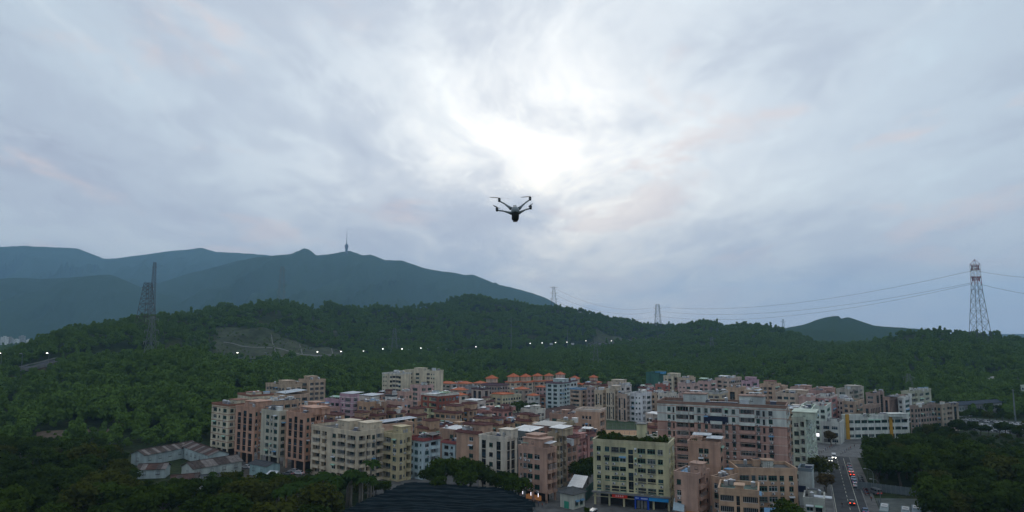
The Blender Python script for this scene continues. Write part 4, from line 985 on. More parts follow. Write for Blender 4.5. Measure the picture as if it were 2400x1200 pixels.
B('pink villa behind the brick topped block', 962, 984, 1016, 907, 440, 40, (.50, .34, .32), '.w.', '.w.w.', 0, clutter=3)
B('cream tower block with grouped balconies at the forest edge', 896, 941, -12, 878, 490, 26, CREAM, '.n.n_wDDw-', '', 0, clutter=6, ac=0, wk=1, cap=wall_mat((.56, .56, .52)))
B('long cream apartment slab with a raised centre bay', 944, 1021, -12, 872, 500, 22, CREAM, '.n.w-D_W__D.n.n.', '', 0, clutter=2, ac=0, wk=1, ph=[(.36, -.02, 7.6, 6, 2.4)], cap=wall_mat(CREAM))
B('brick red topped block with yellow green lower storeys', 987, 1027, 1076, 929, 385, 42, (.50, .52, .33), '.b.B.', '*w.', 0, top_col=(2, BRK), clutter=3, canopy=[(.2, .05, 7, 6, 1.2, TIN_W), (.3, .5, 6, 6, 1.4, TIN_G)], cap=wall_mat((.55, .54, .5)), ac=.1)
B('white curved balcony house with a pale canopy, right of the brick topped block', 1088, 1120, 1138, 945, 415, 40, (.56, .50, .46), '.w.B.', '.b.', 0, canopy=[(.0, .0, 10, 7, 1.8, TIN_W)], clutter=0, name='house')
B('pale yellow villa with an orange roof terrace, centre of town', 1147, 1177, 1222, 931, 470, 46, (.52, .47, .33), '.b.w.', '*w.', 0, base_col=None, clutter=0, ph=[(.15, .05, 11, 10, 1.6, None, ORANGE)], name='villa', ac=0)
B('white villa with an orange roof beside the big round tree', 1236, 1252, 1265, 927, 485, 40, WHT, '.w.w.', '.w.', 0, roof='hip', name='villa', ac=0)
B('grey block with two dark window strips behind the pale yellow villa', 1105, 1132, 1148, 914, 470, 40, (.42, .35, .31), '.S.S.', '.S.', 0, ac=0, cap=PURPLE, clutter=2)
B('grey unfinished concrete block left of the two strip block', 1090, 1106, 1120, 908, 490, 40, (.26, .27, .28), '___', '', 0, ac=0, clutter=1)
B('purple roofed brown block behind the pale yellow villa', 1128, 1165, 1190, 904, 500, 40, (.33, .26, .24), '*w.', '*w.', 0, roof='eave', rc=PURPLE, ac=0, clutter=1)
B('tall pale blue block with purple eave right of the big tree', 1279, 1310, 1337, 899, 470, 40, (.44, .52, .54), '.w.w.', '.w.n.w.b.', 0, roof='eave', rc=PURPLE, ac=.1, wk=1, clutter=2, ph=[(.3, .3, 8, 7, 2.6)])
B('pale blue wing with a pink roof edge behind the tall pale blue block', 1318, 1336, 1353, 895, 492, 40, (.46, .52, .53), '.w.', '.w.w.', 0, ac=.1, cap=PURPLE, clutter=2)
B('rounded tan block with wide curved balconies', 1336, 1362, 1377, 914, 455, 42, (.42, .315, .24), '-B.', '.b.', 0, ac=.1, cap=TIN_B, clutter=1)
B('narrow brown block between the rounded tan one and the beige row', 1376, 1384, 1396, 912, 452, 40, (.36, .27, .25), '.b.', '.b.', 0, ac=.1, clutter=1)
B('beige apartment with brown window strips, first of the row', 1393, 1412, 1421, 918, 440, 36, BEI, '.s.n.s.', '.b.', 0, ac=.1, clutter=2)
B('taller beige apartment with thin strips, second of the row', 1420, 1440, 1449, 915, 436, 34, (.50, .43, .34), '.s.s.n.s.', '.b.', 0, ac=.1, clutter=3, ph=[(.4, .3, 5, 5, 2.4)])
B('pinkish beige apartment with brown strips, third of the row', 1447, 1468, 1477, 927, 430, 34, (.44, .34, .28), '.s.n.s.', '.b.', 0, ac=.1, clutter=2)
B('white apartment with rounded balconies at the end of the beige row', 1475, 1504, 1527, 925, 428, 40, (.66, .68, .72), '.w.n.n.', '.b.W.', 0, ac=.1, wk=1, clutter=3, cap=wall_mat((.66, .68, .72)))
B('narrow tan apartment right of the white apartment', 1524, 1536, 1552, 924, 440, 40, (.45, .35, .27), '.b.', '.b.', 0, ac=.1, clutter=2)
B('low white house with a tan gable below the white apartment', 1513, 1530, 1546, 974, 348, 40, (.52, .46, .41), '.w.w.', '.w.', 0, name='house', ac=0, canopy=[(.0, .0, 7, 7, 1.2, TIN_W)], clutter=0)
B('beige block with white roof rooms behind the beige row', 1425, 1448, 1466, 899, 520, 38, (.50, .43, .34), '.w.w.', '.w.', 0, ac=0, clutter=4, ph=[(.2, .2, 9, 7, 2.4)])
B('low white terrace block above the beige row', 1440, 1464, 1480, 906, 480, 38, (.55, .52, .5), '*w.', '.w.', 0, ac=0, clutter=3)
# orange villas
VL = dict(roof='hip', rc=ORANGE, name='villa', ac=0, clutter=0)
for (lb, pl, pc, pr, pt, D, cu, c) in (
    ('orange roofed villa with a grey glazed front, left end of the villa row', 1031, 1058, 1072, 899, 520, 0, (.40, .40, .40)),
    ('orange roofed villa with a white dormer, second from the left', 1074, 1094, 1109, 899, 525, 0, (.50, .42, .36)),
    ('broad orange roofed villa left of the first cupola', 1110, 1128, 1142, 898, 530, 0, (.48, .40, .34)),
    ('orange villa with a pale cupola at the bend of the row', 1135, 1158, 1172, 900, 535, .5, (.50, .42, .35)),
    ('orange villa with an open white terrace right of the bend', 1166, 1180, 1190, 902, 530, 0, (.52, .46, .42)),
    ('orange cupola villa standing above the purple roofed block', 1184, 1208, 1222, 896, 545, .45, (.48, .40, .32)),
    ('orange cupola villa with arched loggia, third cupola from the left', 1214, 1236, 1250, 896, 552, .45, (.48, .40, .32)),
    ('orange cupola villa fourth from the left', 1243, 1263, 1277, 894, 560, .45, (.48, .40, .32)),
    ('orange cupola villa fifth from the left', 1271, 1290, 1302, 893, 568, .45, (.48, .40, .32)),
    ('highest orange cupola villa behind the tall pale blue block', 1296, 1316, 1330, 890, 575, .45, (.52, .46, .42)),
    ('orange cupola villa right of the tall pale blue block', 1330, 1351, 1364, 900, 560, .45, (.50, .42, .34)),
    ('orange roofed villa without cupola near the right end of the row', 1357, 1375, 1384, 902, 560, 0, (.50, .42, .34)),
    ('orange cupola villa at the right end of the row', 1376, 1394, 1410, 897, 565, .55, (.50, .43, .36)),
    ('lower orange roofed house in front of the cupola villas', 1206, 1226, 1240, 912, 500, 0, (.45, .38, .32)),
    ('lower orange roofed house beside the tall pale blue block', 1256, 1272, 1281, 907, 500, 0, (.42, .30, .30)),
    ('orange roofed house beside the brick topped block', 1058, 1078, 1094, 926, 430, 0, (.54, .48, .44)),
    ('orange roofed house under the grey unfinished block', 1060, 1082, 1096, 914, 462, 0, (.45, .38, .34)),
    ('small orange roofed house left of the rose pink block', 913, 926, 938, 927, 420, 0, (.45, .33, .28))):
    B(lb, pl, pc, pr, pt, D, 38, c, '.w.w.', '.w.', 0, cup=cu, **VL)
# upper middle right
B('building wrapped in green scaffold netting at the forest edge', 1514, 1543, 1561, 876, 560, 36, (.045, .13, .105), '___', '', 0, ac=0, clutter=0, ph=[(.62, .2, 7, 6, 1.6, (.07, .28, .55))], cap=mat('net_green', (.045, .13, .105), .9, .3, .5))
B('cream block with white roof rooms right of the green netted one', 1555, 1577, 1592, 884, 545, 38, CREAM, '.n.w.', '.b.', 0, ac=0, clutter=4, ph=[(.3, .2, 8, 7, 2.6)])
B('beige block with balconies behind the pink cluster', 1588, 1612, 1630, 889, 540, 38, BEI, '.b.', '.b.', 0, ac=0, clutter=5)
B('brick red house below the green netted building', 1536, 1556, 1570, 904, 490, 38, (.36, .14, .11), '.w.', '.w.', 0, ac=0, clutter=2, name='house')
B('white terrace house right of the white apartment', 1542, 1566, 1590, 926, 420, 40, (.55, .52, .47), '*w.', '*w.', 0, ac=0, clutter=3)
B('pink block with pairs of small windows left of the white canopied roofs', 1588, 1622, 1640, 902, 472, 36, (.47, .34, .31), '.n.n.w.', '.w.', 0, ac=0, clutter=3)
B('rose block with a flat white roof room, upper right of the pink pairs', 1636, 1662, 1680, 897, 500, 38, (.46, .32, .30), '.w.w.', '.w.', 0, ac=0, clutter=3, canopy=[(.0, .1, 6, 5, 3.0, TIN_G)])
B('beige block topped by a white pavilion at the forest edge', 1676, 1708, 1738, 890, 520, 40, (.46, .37, .31), '.b.w.', '*W.', 0, ac=0, clutter=4, canopy=[(.1, .1, 7, 6, 2.6, TIN_W)])
B('tan block with yellow window bays behind the left roof house', 1644, 1688, 1706, 924, 420, 34, (.46, .40, .29), '*W.', '.W.', 0, ac=0, clutter=2, cap=wall_mat((.40, .41, .40)))
B('tan block with a recessed white frame, between the two roof houses', 1702, 1730, 1748, 912, 440, 38, (.48, .35, .26), '.s.', '.s.', 0, ac=0, clutter=2)
B('lilac block with a small roof room at the forest edge', 1738, 1760, 1779, 896, 505, 36, LIL, '.W.W.', '.w.', 0, ac=0, clutter=1, ph=[(.2, .2, 7, 5, 3.2)])
B('tan block behind the right roof house', 1745, 1766, 1782, 917, 430, 36, (.49, .37, .28), '.w.w.', '.w.', 0, ac=0, clutter=2, canopy=[(.0, .0, 9, 8, 1.0, TIN_W)])
B('tall tan block with a red edged roof room, right of the lilac block', 1780, 1812, 1830, 905, 470, 36, (.47, .34, .25), '.n.w.b.', '.w.', 0, ac=0, clutter=3, ph=[(.2, .2, 7, 6, 3.0, None, mat('tile_red', (.17, .035, .03)))])
B('tan block with rooms stepped up behind the tall tan one', 1800, 1826, 1846, 911, 480, 36, (.48, .35, .26), '.w.w.', '.w.', 0, ac=0, clutter=3, ph=[(.1, .2, 8, 6, 1.8)])
B('pale terrace block with a long dark window band, right of the tall tan one', 1818, 1866, 1884, 926, 405, 34, (.50, .41, .33), '*W.', '.w.', 0, ac=0, clutter=3, ph=[(.35, .3, 12, 6, 2.2)])
B('rose block with a brown roof room at the forest edge, far right cluster', 1852, 1884, 1902, 912, 470, 38, (.45, .31, .27), '.w.w.', '.w.', 0, ac=0, clutter=5, ph=[(.4, .2, 8, 6, 2.0)])
B('pink block with one small window, right of the pale terrace block', 1872, 1904, -9, 935, 392, 34, (.49, .34, .31), '__n', '', 0, ac=0, clutter=2)
B('dusty red pink block with white trim near the school', 1906, 1946, 1962, 934, 398, 36, (.43, .23, .22), '-b.w.w.', '.w.', 0, ac=0, clutter=4, cap=wall_mat((.52, .46, .43)))
B('long rose block under the forest right of the pink cluster', 1890, 1932, 1958, 919, 452, 38, (.46, .29, .26), '*w.', '.w.', 0, ac=0, clutter=5, ph=[(.55, .3, 7, 5, 2.2)])
B('white house block with green windows behind the pale green office wing', 1877, 1935, 1948, 956, 350, 32, (.54, .60, .55), '.w.n-W.w-', '.w.', 0, wk=2, ac=.2, clutter=4, deck=mat('deck_red', (.22, .10, .08), .9, .3, .3))
B('tan balcony block behind the long pink block, right end', 1848, 1862, 1876, 966, 318, 34, (.42, .32, .24), '.b.', '.B.', 0, ac=.6, clutter=4, canopy=[(.0, .0, 6, 5, 2.0, TIN_W)])
B('low white hall with a dark ribbon window by the plaza', 1924, 1968, -12, 994, 345, 34, (.50, .52, .50), '*W.', '', 0, ac=0, clutter=2, name='hall', cat='building')
# far right cluster, most wall colours darkened to carry the lens falloff
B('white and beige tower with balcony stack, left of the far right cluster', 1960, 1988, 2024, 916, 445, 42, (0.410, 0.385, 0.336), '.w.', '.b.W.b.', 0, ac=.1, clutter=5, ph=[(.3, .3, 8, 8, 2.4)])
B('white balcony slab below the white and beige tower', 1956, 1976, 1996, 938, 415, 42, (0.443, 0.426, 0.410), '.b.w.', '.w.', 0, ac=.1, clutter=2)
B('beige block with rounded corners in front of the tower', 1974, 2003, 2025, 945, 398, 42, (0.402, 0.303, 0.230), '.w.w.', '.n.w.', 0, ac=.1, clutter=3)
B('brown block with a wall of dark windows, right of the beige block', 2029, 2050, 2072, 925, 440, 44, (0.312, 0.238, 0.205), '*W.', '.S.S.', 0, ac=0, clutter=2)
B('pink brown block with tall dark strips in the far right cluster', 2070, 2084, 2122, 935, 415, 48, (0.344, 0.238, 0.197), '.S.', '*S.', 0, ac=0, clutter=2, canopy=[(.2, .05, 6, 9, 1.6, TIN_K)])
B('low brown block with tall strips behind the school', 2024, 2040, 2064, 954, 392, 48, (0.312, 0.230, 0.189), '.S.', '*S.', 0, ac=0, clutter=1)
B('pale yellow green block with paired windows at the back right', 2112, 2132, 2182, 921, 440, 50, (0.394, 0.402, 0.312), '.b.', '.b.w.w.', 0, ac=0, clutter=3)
B('white house between the strip block and the yellow green block', 2104, 2116, 2136, 936, 418, 42, WHT, '.w.', '.w.', 0, ac=0, clutter=1, name='house')
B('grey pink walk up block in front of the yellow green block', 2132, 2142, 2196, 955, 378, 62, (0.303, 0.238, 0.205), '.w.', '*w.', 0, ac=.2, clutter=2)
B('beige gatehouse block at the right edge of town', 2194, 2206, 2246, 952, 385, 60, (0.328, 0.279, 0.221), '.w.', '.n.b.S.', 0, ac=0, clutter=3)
B('low house with a bright white roof in the trees at right', 2226, 2236, 2276, 907, 560, 56, (.40, .38, .36), '.w.', '*W.', 0, ac=0, clutter=0, name='house', zb=8, canopy=[(.0, .0, 7, 16, 1.4, TIN_W)])
B('pale hillside house with rose balconies at the far right', 2313, 2326, 2372, 890, 600, 56, (.48, .46, .46), '.w.', '*W.', 0, ac=0, clutter=3, name='house', zb=10)
B('small brown house among trees at the far right', 2296, 2306, 2338, 914, 545, 56, (.30, .22, .18), '.w.', '*w.', 0, ac=0, clutter=1, name='house', zb=6)
B('pale green block cut by the right edge of the picture', 2392, 2402, 2450, 906, 530, 60, MINT, '.w.', '*w.', 0, ac=0, clutter=2, zb=5)
B('grey house above the pale green block at the right edge', 2372, 2384, 2420, 885, 610, 58, (.36, .36, .36), '.w.', '*w.', 0, ac=0, clutter=2, name='house', zb=11)
B('wide low hall with a dark blue roof between the trees at right', 2190, 2204, 2348, 952, 446, 66, (.25, .27, .28), '.w.', '*w.', 0, roof='hip', rc=mat('sheet_navy', (.022, .036, .055), .6, .2, .3), rcol=2.0, name='hall', ac=0, clutter=0)
# school with yellow fins
sb, sL, sW, sz = B('white three storey school with ribbon windows and yellow fins', 1972, 1982, 2130, 977, 362, 82, (.58, .61, .58), '__', '.W-W-W-W-W-W-W-W-W.', 0, fh=3.2, ac=0, wk=2, cap=wall_mat((.58, .61, .58)), clutter=4, deck=DECK2, name='school', ph=[(.35, .66, 5, 9, 1.3)])
YF = mat('fin_yellow', (.50, .27, .03), .6, .15, .5)
for y0, y1 in ((-.3, 1.6), (sW * .68, sW * .68 + 1.6)):
    b = MB(); b.box(.02, .5, y0, y1, -.2, sz + 1.4, YF); b.build('yellow_fin', sb)

# small houses squeezed between the blocks
def footprints():
    F_ = []
    for o in col.objects:
        if o.parent is None and o.get('category') and o.type == 'EMPTY':
            w_ = [c for c in o.children if c.name.startswith('wall')]
            if w_:
                bb = [Vector(v) for v in w_[0].bound_box]; mi = Matrix.Translation(o.location) @ Matrix.Rotation(o.rotation_euler.z, 4, 'Z')
                F_.append([mi, min(v.x for v in bb), max(v.x for v in bb), min(v.y for v in bb), max(v.y for v in bb)])
    return F_
FPR = footprints(); FPI = [(m.inverted(), a, b_, c, d) for m, a, b_, c, d in FPR]
def clear_box(cx, cy, L, W, a, mar=.6):
    ca, sa = math.cos(R(a)), math.sin(R(a))
    for i in range(5):
        for j in range(5):
            u, w = -L * i / 4, W * j / 4; x, y = cx + u * ca + w * sa, cy - u * sa + w * ca
            for mi, x0, x1, y0, y1 in FPI:
                v = mi @ Vector((x, y, 0))
                if x0 - mar < v.x < x1 + mar and y0 - mar < v.y < y1 + mar: return False
    return True
q = random.Random(99); n_in = 0
CN = [('pink', PINK), ('tan', TAN), ('rose', ROSE), ('beige', BEI), ('salmon', SAL), ('off white', OFFW)]
for _ in range(1500):
    px, D = q.uniform(760, 1900), q.uniform(285, 560)
    if px < 760 + (D - 285) * .55: continue
    if 1178 < px < 1350 and 380 < D < 465: continue
    if 1385 < px < 1545 and 285 < D < 465: continue
    if px > 1855 and D < 345: continue
    if D > np.interp(px, [760, 900, 1100, 1500, 1900], [400, 500, 570, 580, 510]): continue
    L, W, a, h = q.uniform(7, 12), q.uniform(7, 11), q.choice((34, 38, 42)), q.uniform(9, 13.5); v = G(px, D)
    if not clear_box(v.x, v.y, L, W, a): continue
    nm, c = q.choice(CN); ev = q.random() < .5
    zpt = h; fw = D * CP + (zpt - ZC) * SP; pt = 600 - F * (-D * SP + (zpt - ZC) * CP) / fw; pc = 1200 + F * v.x / fw
    side = 'left of the square tan block' if px < 1340 else 'behind the long pink block'
    B('small %s infill house with a %s, %s' % (nm, 'brown tiled eave' if ev else 'flat cluttered roof', side), -L, pc, -W, pt, D, a, c, '.w.w.', '.w.w.', 0, roof='eave' if ev else 'flat', name='house', ac=.3, clutter=4, group='small infill houses', canopy=[(.1, .1, 4, 4, 2.2, q.choice((TIN_W, TIN_G, TIN_K, TIN_B)))] if q.random() < .4 else (), ph=[(.5, .3, 3.5, 3.5, 2.5, None, BROWN if ev else None)])
    o = [x for x in col.objects if x.get('group') == 'small infill houses'][-1]
    mi = Matrix.Translation(o.location) @ Matrix.Rotation(o.rotation_euler.z, 4, 'Z'); FPI.append((mi.inverted(), -L, 0, 0, W)); n_in += 1
    if n_in >= 60: break
print('infill', n_in)
# ------------------------------------------------------------------ extra parts of the big buildings
RED = mat('sign_red', (.42, .03, .02), .5, .1, 1, emit=((.8, .06, .03), .05)); BLUE = mat('sign_blue', (.01, .05, .32), .5, .1, 1, emit=((.02, .1, .6), .04)); CYAN = mat('sign_cyan', (.02, .22, .50), .5, .1, 1, emit=((.03, .35, .8), .05)); MARK = mat('sign_mark', (.70, .70, .68), .5, .05, 1)
def yu(px): return -yL + (px - 1390) / 177.0 * yL
for nm, a, b_, z0, z1, m in (('red_sign', 1436, 1471, 3.0, 4.1, RED), ('blue_sign', 1488, 1520, 2.9, 3.95, BLUE), ('cyan_sign', 1521, 1565, 2.9, 3.9, CYAN)):
    b = MB(); b.box(yu(a), yu(b_), -1.1, -.55, z0, z1, m); s = b.build('shop_sign', yb)
    if nm == 'red_sign':
        for k in range(4):                           # four white characters, strokes only as far as the photo shows them
            x = yu(a) + (yu(b_) - yu(a)) * (.27 + .15 * k); q = MB(); zc_ = (z0 + z1) / 2
            q.box(x - .24, x + .24, -1.13, -1.1, zc_ + .18, zc_ + .25, MARK); q.box(x - .24, x + .24, -1.13, -1.1, zc_ - .05, zc_ + .02, MARK); q.box(x - .03, x + .03, -1.135, -1.105, zc_ - .28, zc_ + .30, MARK); q.box(x - .22, x - .15, -1.13, -1.1, zc_ - .28, zc_ - .05, MARK); q.box(x + .15, x + .22, -1.13, -1.1, zc_ - .28, zc_ - .05, MARK)
            q.build('sign_character', s)
    elif nm == 'blue_sign':
        q = MB(); q.box(yu(1490), yu(1498), -1.13, -1.1, 3.3, 3.6, mat('sign_pale_blue', (.35, .45, .7), .5, .1, 1)); q.box(yu(1503), yu(1518), -1.13, -1.1, 3.2, 3.62, mat('sign_pale_blue', (.35, .45, .7))); q.build('sign_lettering', s)
for a, b_ in ((1488, 1491), (1517, 1521)):
    b = MB(); b.box(yu(a), yu(b_), -.9, -.5, -.2, 2.9, BLUE); b.build('shop_column', yb)
b = MB(); b.box(-yL - .3, .3, -1.5, .0, 4.1, 4.45, CONC); b.build('shop_canopy', yb)
for k in range(3):
    b = MB(); b.box(yu(1493 + k * 8), yu(1499 + k * 8), -.4, -.3, .2, 2.7, GLASS[3]); b.build('shop_window', yb)
b = MB(); b.box(-yL * .47, -yL * .47 + 2.9, yW * .62, yW * .62 + 3.2, yz - .1, yz + 5.4, wall_mat(YEL)); t = b.build('stair_tower', yb)
b = MB(); b.box(-yL * .47 - .3, -yL * .47 + 3.2, yW * .62 - .3, yW * .62 + 3.5, yz + 5.4, yz + 5.65, CONC); b.build('slab', t)
b = MB(); b.poly([(-yL * .47 + 2.9, yW * .62 + .2, yz + 2.5), (-yL * .47 + 6.5, yW * .62 + .2, yz + .2), (-yL * .47 + 6.5, yW * .62 + 1.4, yz + .2), (-yL * .47 + 2.9, yW * .62 + 1.4, yz + 2.5)], CONC); b.build('outer_stair', t)
SHRUB = [crown_mesh('shrub', 1.6, 1.3, .9, 420, .42, 9, LEAF_NEAR[k % 3], 500 + k, .6, .7) for k in range(3)]
q = random.Random(5)
for k in range(30):
    u = k / 30; o = link('shrub', SHRUB[k % 3], yb, (-yL * .97 + yL * .95 * u, q.uniform(1.2, 3.4) if k % 3 else q.uniform(4, yW * .9), yz - .2), q.uniform(0, 6)); s = q.uniform(.7, 1.25); o.scale = (s, s, s * q.uniform(.9, 1.5))
# lit shop tubes below the pink corner block
pk_ = [o for o in bpy.data.objects if o.get('label', '').startswith('pink corner block')][0]
TUBE = mat('tube_light', (.8, .8, .8), .5, 0, 1, emit=((.95, .92, 1.0), 1.6)); WARM = mat('warm_shop_glow', (.5, .25, .1), .6, .4, 2, emit=((1.0, .42, .15), .10))
for x in (-9.6, -6.2, -3.2):
    b = MB(); b.box(x, x + .14, -.5, -.38, 1.7, 2.8, TUBE); b.build('tube_light', pk_)
b = MB(); b.box(-9.4, -3.4, 1.2, 1.7, .1, 1.6, WARM); b.build('glowing_goods', pk_)  # goods block made to glow, standing in for the warm light inside
gw = [o for o in bpy.data.objects if o.get('label', '').startswith('pale green office')][0]
b = MB(); b.box(.4, 1.4, 46, 47.0, 10.5, 11.7, TUBE); b.beam((0, 46.5, 11), (.5, 46.5, 11), .1, RAIL); b.build('flood_light', gw)
an = [o for o in bpy.data.objects if o.get('label', '').startswith('grey blue annex')][0]
b = MB(); b.box(-4.2, -1.9, -.12, -.02, 4.2, 6.2, NAVY); b.build('wall_panel', an)

# ------------------------------------------------------------------ sheds, hall, small roofs
RUST = mat('sheet_rust', (.075, .057, .049), .8, .5, .8); PALE = mat('sheet_pale', (.19, .165, .15), .7, .35, .8); BRN = mat('sheet_brown', (.085, .045, .035), .8, .35, .5)
def gable(label, p1, p2, width, eave, ridge, wc, roofs, n_panels=None, windows=True, over=.5, name='shed', cat='shed'):
    a, b_ = Vector((*p1, 0)), Vector((*p2, 0)); d = b_ - a; L = d.length; e = empty(name, a, math.atan2(d.y, d.x)); tag(e, label, cat); h = width / 2
    M = wall_mat(wc); m = MB()
    for y0, y1 in ((-h, -h), (h, h)):
        m.poly([(0, y0, -.3), (L, y0, -.3), (L, y0, eave), (0, y0, eave)] if y0 < 0 else [(L, y0, -.3), (0, y0, -.3), (0, y0, eave), (L, y0, eave)], M)
    for x in (0, L):
        m.poly([(x, h, -.3), (x, -h, -.3), (x, -h, eave), (x, 0, ridge), (x, h, eave)] if x == 0 else [(x, -h, -.3), (x, h, -.3), (x, h, eave), (x, 0, ridge), (x, -h, eave)], M)
    m.build('wall', e)
    n = n_panels or max(3, int(L / 1.6)); w = (L + 2 * over) / n; sl = (ridge - eave) / h; pms = {}
    for s in (-1, 1):
        for k, mm in enumerate(roofs):
            t = MB(); y1 = (h + over) * s; z1 = ridge - sl * (h + over)
            A = [(0, 0, ridge + .03), (w * .97, 0, ridge + .03), (w * .97, y1, z1 + .03), (0, y1, z1 + .03)]
            t.poly(A if s < 0 else A[::-1], mm); t.poly([(x, y, z - .1) for x, y, z in (A[::-1] if s < 0 else A)], mm); t.poly([A[3], A[2], (A[2][0], A[2][1], A[2][2] - .1), (A[3][0], A[3][1], A[3][2] - .1)], mm)
            t.beam((.04, 0, ridge + .06), (.04, y1, z1 + .06), .06, mm, 4)
            pms[s, k] = t.mesh('roof_panel')
        for i in range(n):
            k = (i * 5 + (i // 3) + (s > 0)) % len(roofs); link('roof_panel', pms[s, k], e, (-over + w * i, 0, 0))
    t = MB(); t.beam((-over, 0, ridge + .08), (L + over, 0, ridge + .08), .16, roofs[0], 6); t.build('ridge_cap', e)
    if windows:
        wm, pm = window_meshes(1.4, 1.2, 1, True)
        for i in range(max(1, int(L / 5))): link('window', wm, e, (2.5 + i * 5, -h - .02, eave * .42))
        if width > 5: link('window', window_meshes(1.2, 1.4, 1, True)[0], e, (-.02, 0, eave * .4), R(-90))
    return e
def g2(px, D): v = G(px, D); return (v.x, v.y)
OLD = (.40, .48, .50)
gable('long old factory shed with rust striped roof, left side of the yard', g2(322, 293), g2(448, 318), 8, 4.6, 6.2, OLD, [RUST, PALE, RUST, RUST])
gable('short old factory wing with dark brown roof and pale blue gable', g2(446, 314), g2(512, 290), 8, 5.2, 6.6, OLD, [BRN, RUST, PALE])
gable('old factory shed with streaked rust roof in front of the yard', g2(438, 268), g2(552, 284), 8.5, 4.2, 6.0, (.42, .47, .46), [RUST, PALE, RUST, PALE, RUST])
gable('low ruined shed with mottled red brown roof at the left of the yard', g2(326, 270), g2(392, 272), 7, 3.6, 5.0, OLD, [RUST, BRN, PALE])
gable('small white hut with a dark roof beside the old factory', g2(470, 250), g2(522, 254), 6, 4.0, 4.9, (.60, .64, .66), [TIN_K])
gable('low rusty lean to roof inside the old factory yard', g2(402, 258), g2(465, 262), 5, 2.2, 3.2, (.28, .24, .21), [BRN, RUST], windows=False)
gable('teal walled hut with a black roof below the salmon tower', g2(600, 277), g2(640, 271), 6, 4.4, 5.3, (.30, .44, .46), [TIN_K])
gable('tiny white hut right of the teal walled hut', g2(634, 264), g2(650, 263), 3.5, 3.0, 3.6, (.58, .62, .62), [TIN_W])
gable('long white hall with a dark brown ridge roof in the centre of town', g2(1203, 398), g2(1342, 446), 15, 5.0, 8.6, (.60, .61, .59), [BRN, BRN, mat('sheet_umber', (.10, .06, .05), .8, .3, .5)], name='hall', cat='hall')
gable('low grey roofed stall in front of the yellow block', g2(1402, 204), g2(1462, 201), 6, 2.6, 3.4, (.42, .42, .38), [TIN_K], name='market_stall', cat='stall')
gable('low hut roof under the round trees', g2(1125, 232), g2(1182, 229), 5, 3.0, 3.8, (.32, .20, .10), [mat('thatch', (.12, .10, .06), .95, .3, 1)], windows=False)
gh, gL, gW, gzt = B('small gatehouse with a dark hipped roof and a green door', 1313, 1344, 1370, 1158, 222, 42, (.50, .52, .46), '.n.', '.w.w.', 0, roof='hip', rc=mat('tile_grey', (.085, .09, .09), .8, .3, 1), rcol=1.6, name='gatehouse', ac=0, clutter=0)
b = MB(); b.box(-gL * .7, -gL * .35, -.08, -.02, 0, 2.2, mat('door_green', (.05, .30, .20), .6, .15, 1)); b.build('door', gh)
def lean(label, corners, zs, m, name='lean_to_roof', cat='roof', post=True):
    pts = [(*g2(px, D), z) for (px, D), z in zip(corners, zs)]
    c = Vector(pts[0]); e = empty(name, (c.x, c.y, 0)); tag(e, label, cat); r = [(p[0] - c.x, p[1] - c.y, p[2]) for p in pts]
    t = MB(); t.poly(r, m); t.poly([(x, y, z - .14) for x, y, z in reversed(r)], m)
    for i in range(4): p, k = r[i], r[(i + 1) % 4]; t.poly([(p[0], p[1], p[2] - .14), (k[0], k[1], k[2] - .14), k, p], m)
    for i in range(1, 6): f = i / 6; t.beam(Vector(r[0]).lerp(Vector(r[1]), f) + Vector((0, 0, .03)), Vector(r[3]).lerp(Vector(r[2]), f) + Vector((0, 0, .03)), .05, m, 4)
    t.build('roof_sheet', e)
    for p in r: t = MB(); t.beam((p[0], p[1], -.2), (p[0], p[1], p[2] - .14), .1, RAIL); t.build('post', e)
    return e
lean('white sloping shed roof behind the gatehouse', [(1330, 232), (1366, 230), (1379, 243), (1346, 246)], [5.0, 5.0, 6.0, 6.0], TIN_W)
lean('pale blue tin awning right of the blue shop signs', [(1578, 205), (1604, 204), (1606, 214), (1581, 215)], [4.4, 4.0, 5.2, 5.4], mat('tin_paleblue', (.36, .47, .52), .5, .15, .5))
lean('blue sheet roof behind the lower right round tree', [(1792, 200), (1862, 199), (1860, 207), (1792, 208)], [3.2, 3.2, 4.2, 4.2], TIN_B)
# orange tiled gate roof
e = empty('tiled_gate', (*g2(1625, 202), 0), R(-20)); tag(e, 'little gate with an orange tiled roof in front of the low pink house', 'gate')
for x in (-2.2, 2.2): b = MB(); b.box(x - .3, x + .3, -.3, .3, -.2, 3.4, wall_mat(CREAM)); b.build('pillar', e)
b = MB(); hip(b, -2.6, 2.6, -1, 1, 3.5, 1.1, mat('tile_amber', (.40, .15, .03), .7, .3, 1)); b.build('tiled_roof', e)
# sports ground
sheet('orange_court', [G(1398, 366), G(1532, 362), G(1530, 392), G(1405, 396)], .03, mat('court_clay', (.46, .27, .145), .9, .12, .15))
sheet('grass_pitch', [G(1404, 398), G(1500, 396), G(1480, 450), G(1408, 455)], .03, mat('pitch_grass', (.045, .075, .03), .95, .25, .3))
def fence(label, p1, p2, h, panels, m, name='fence', gap=.04, group=None):
    a, b_ = Vector((*p1, 0)), Vector((*p2, 0)); d = b_ - a; L = d.length; e = empty(name, a, math.atan2(d.y, d.x)); tag(e, label, name, group); w = L / panels
    t = MB(); t.box(gap, w - gap, -.03, .03, .12, h, m)
    for k in range(1, 4): t.box(w * k / 4 - .02, w * k / 4 + .02, -.06, .06, .12, h, m)
    pm = t.mesh('panel'); t = MB(); t.box(-.06, .06, -.07, .07, -.3, h + .12, RAIL); po = t.mesh('post')
    for i in range(panels): link('panel', pm, e, (w * i, 0, 0))
    for i in range(panels + 1): link('post', po, e, (w * i, 0, 0))
    return e
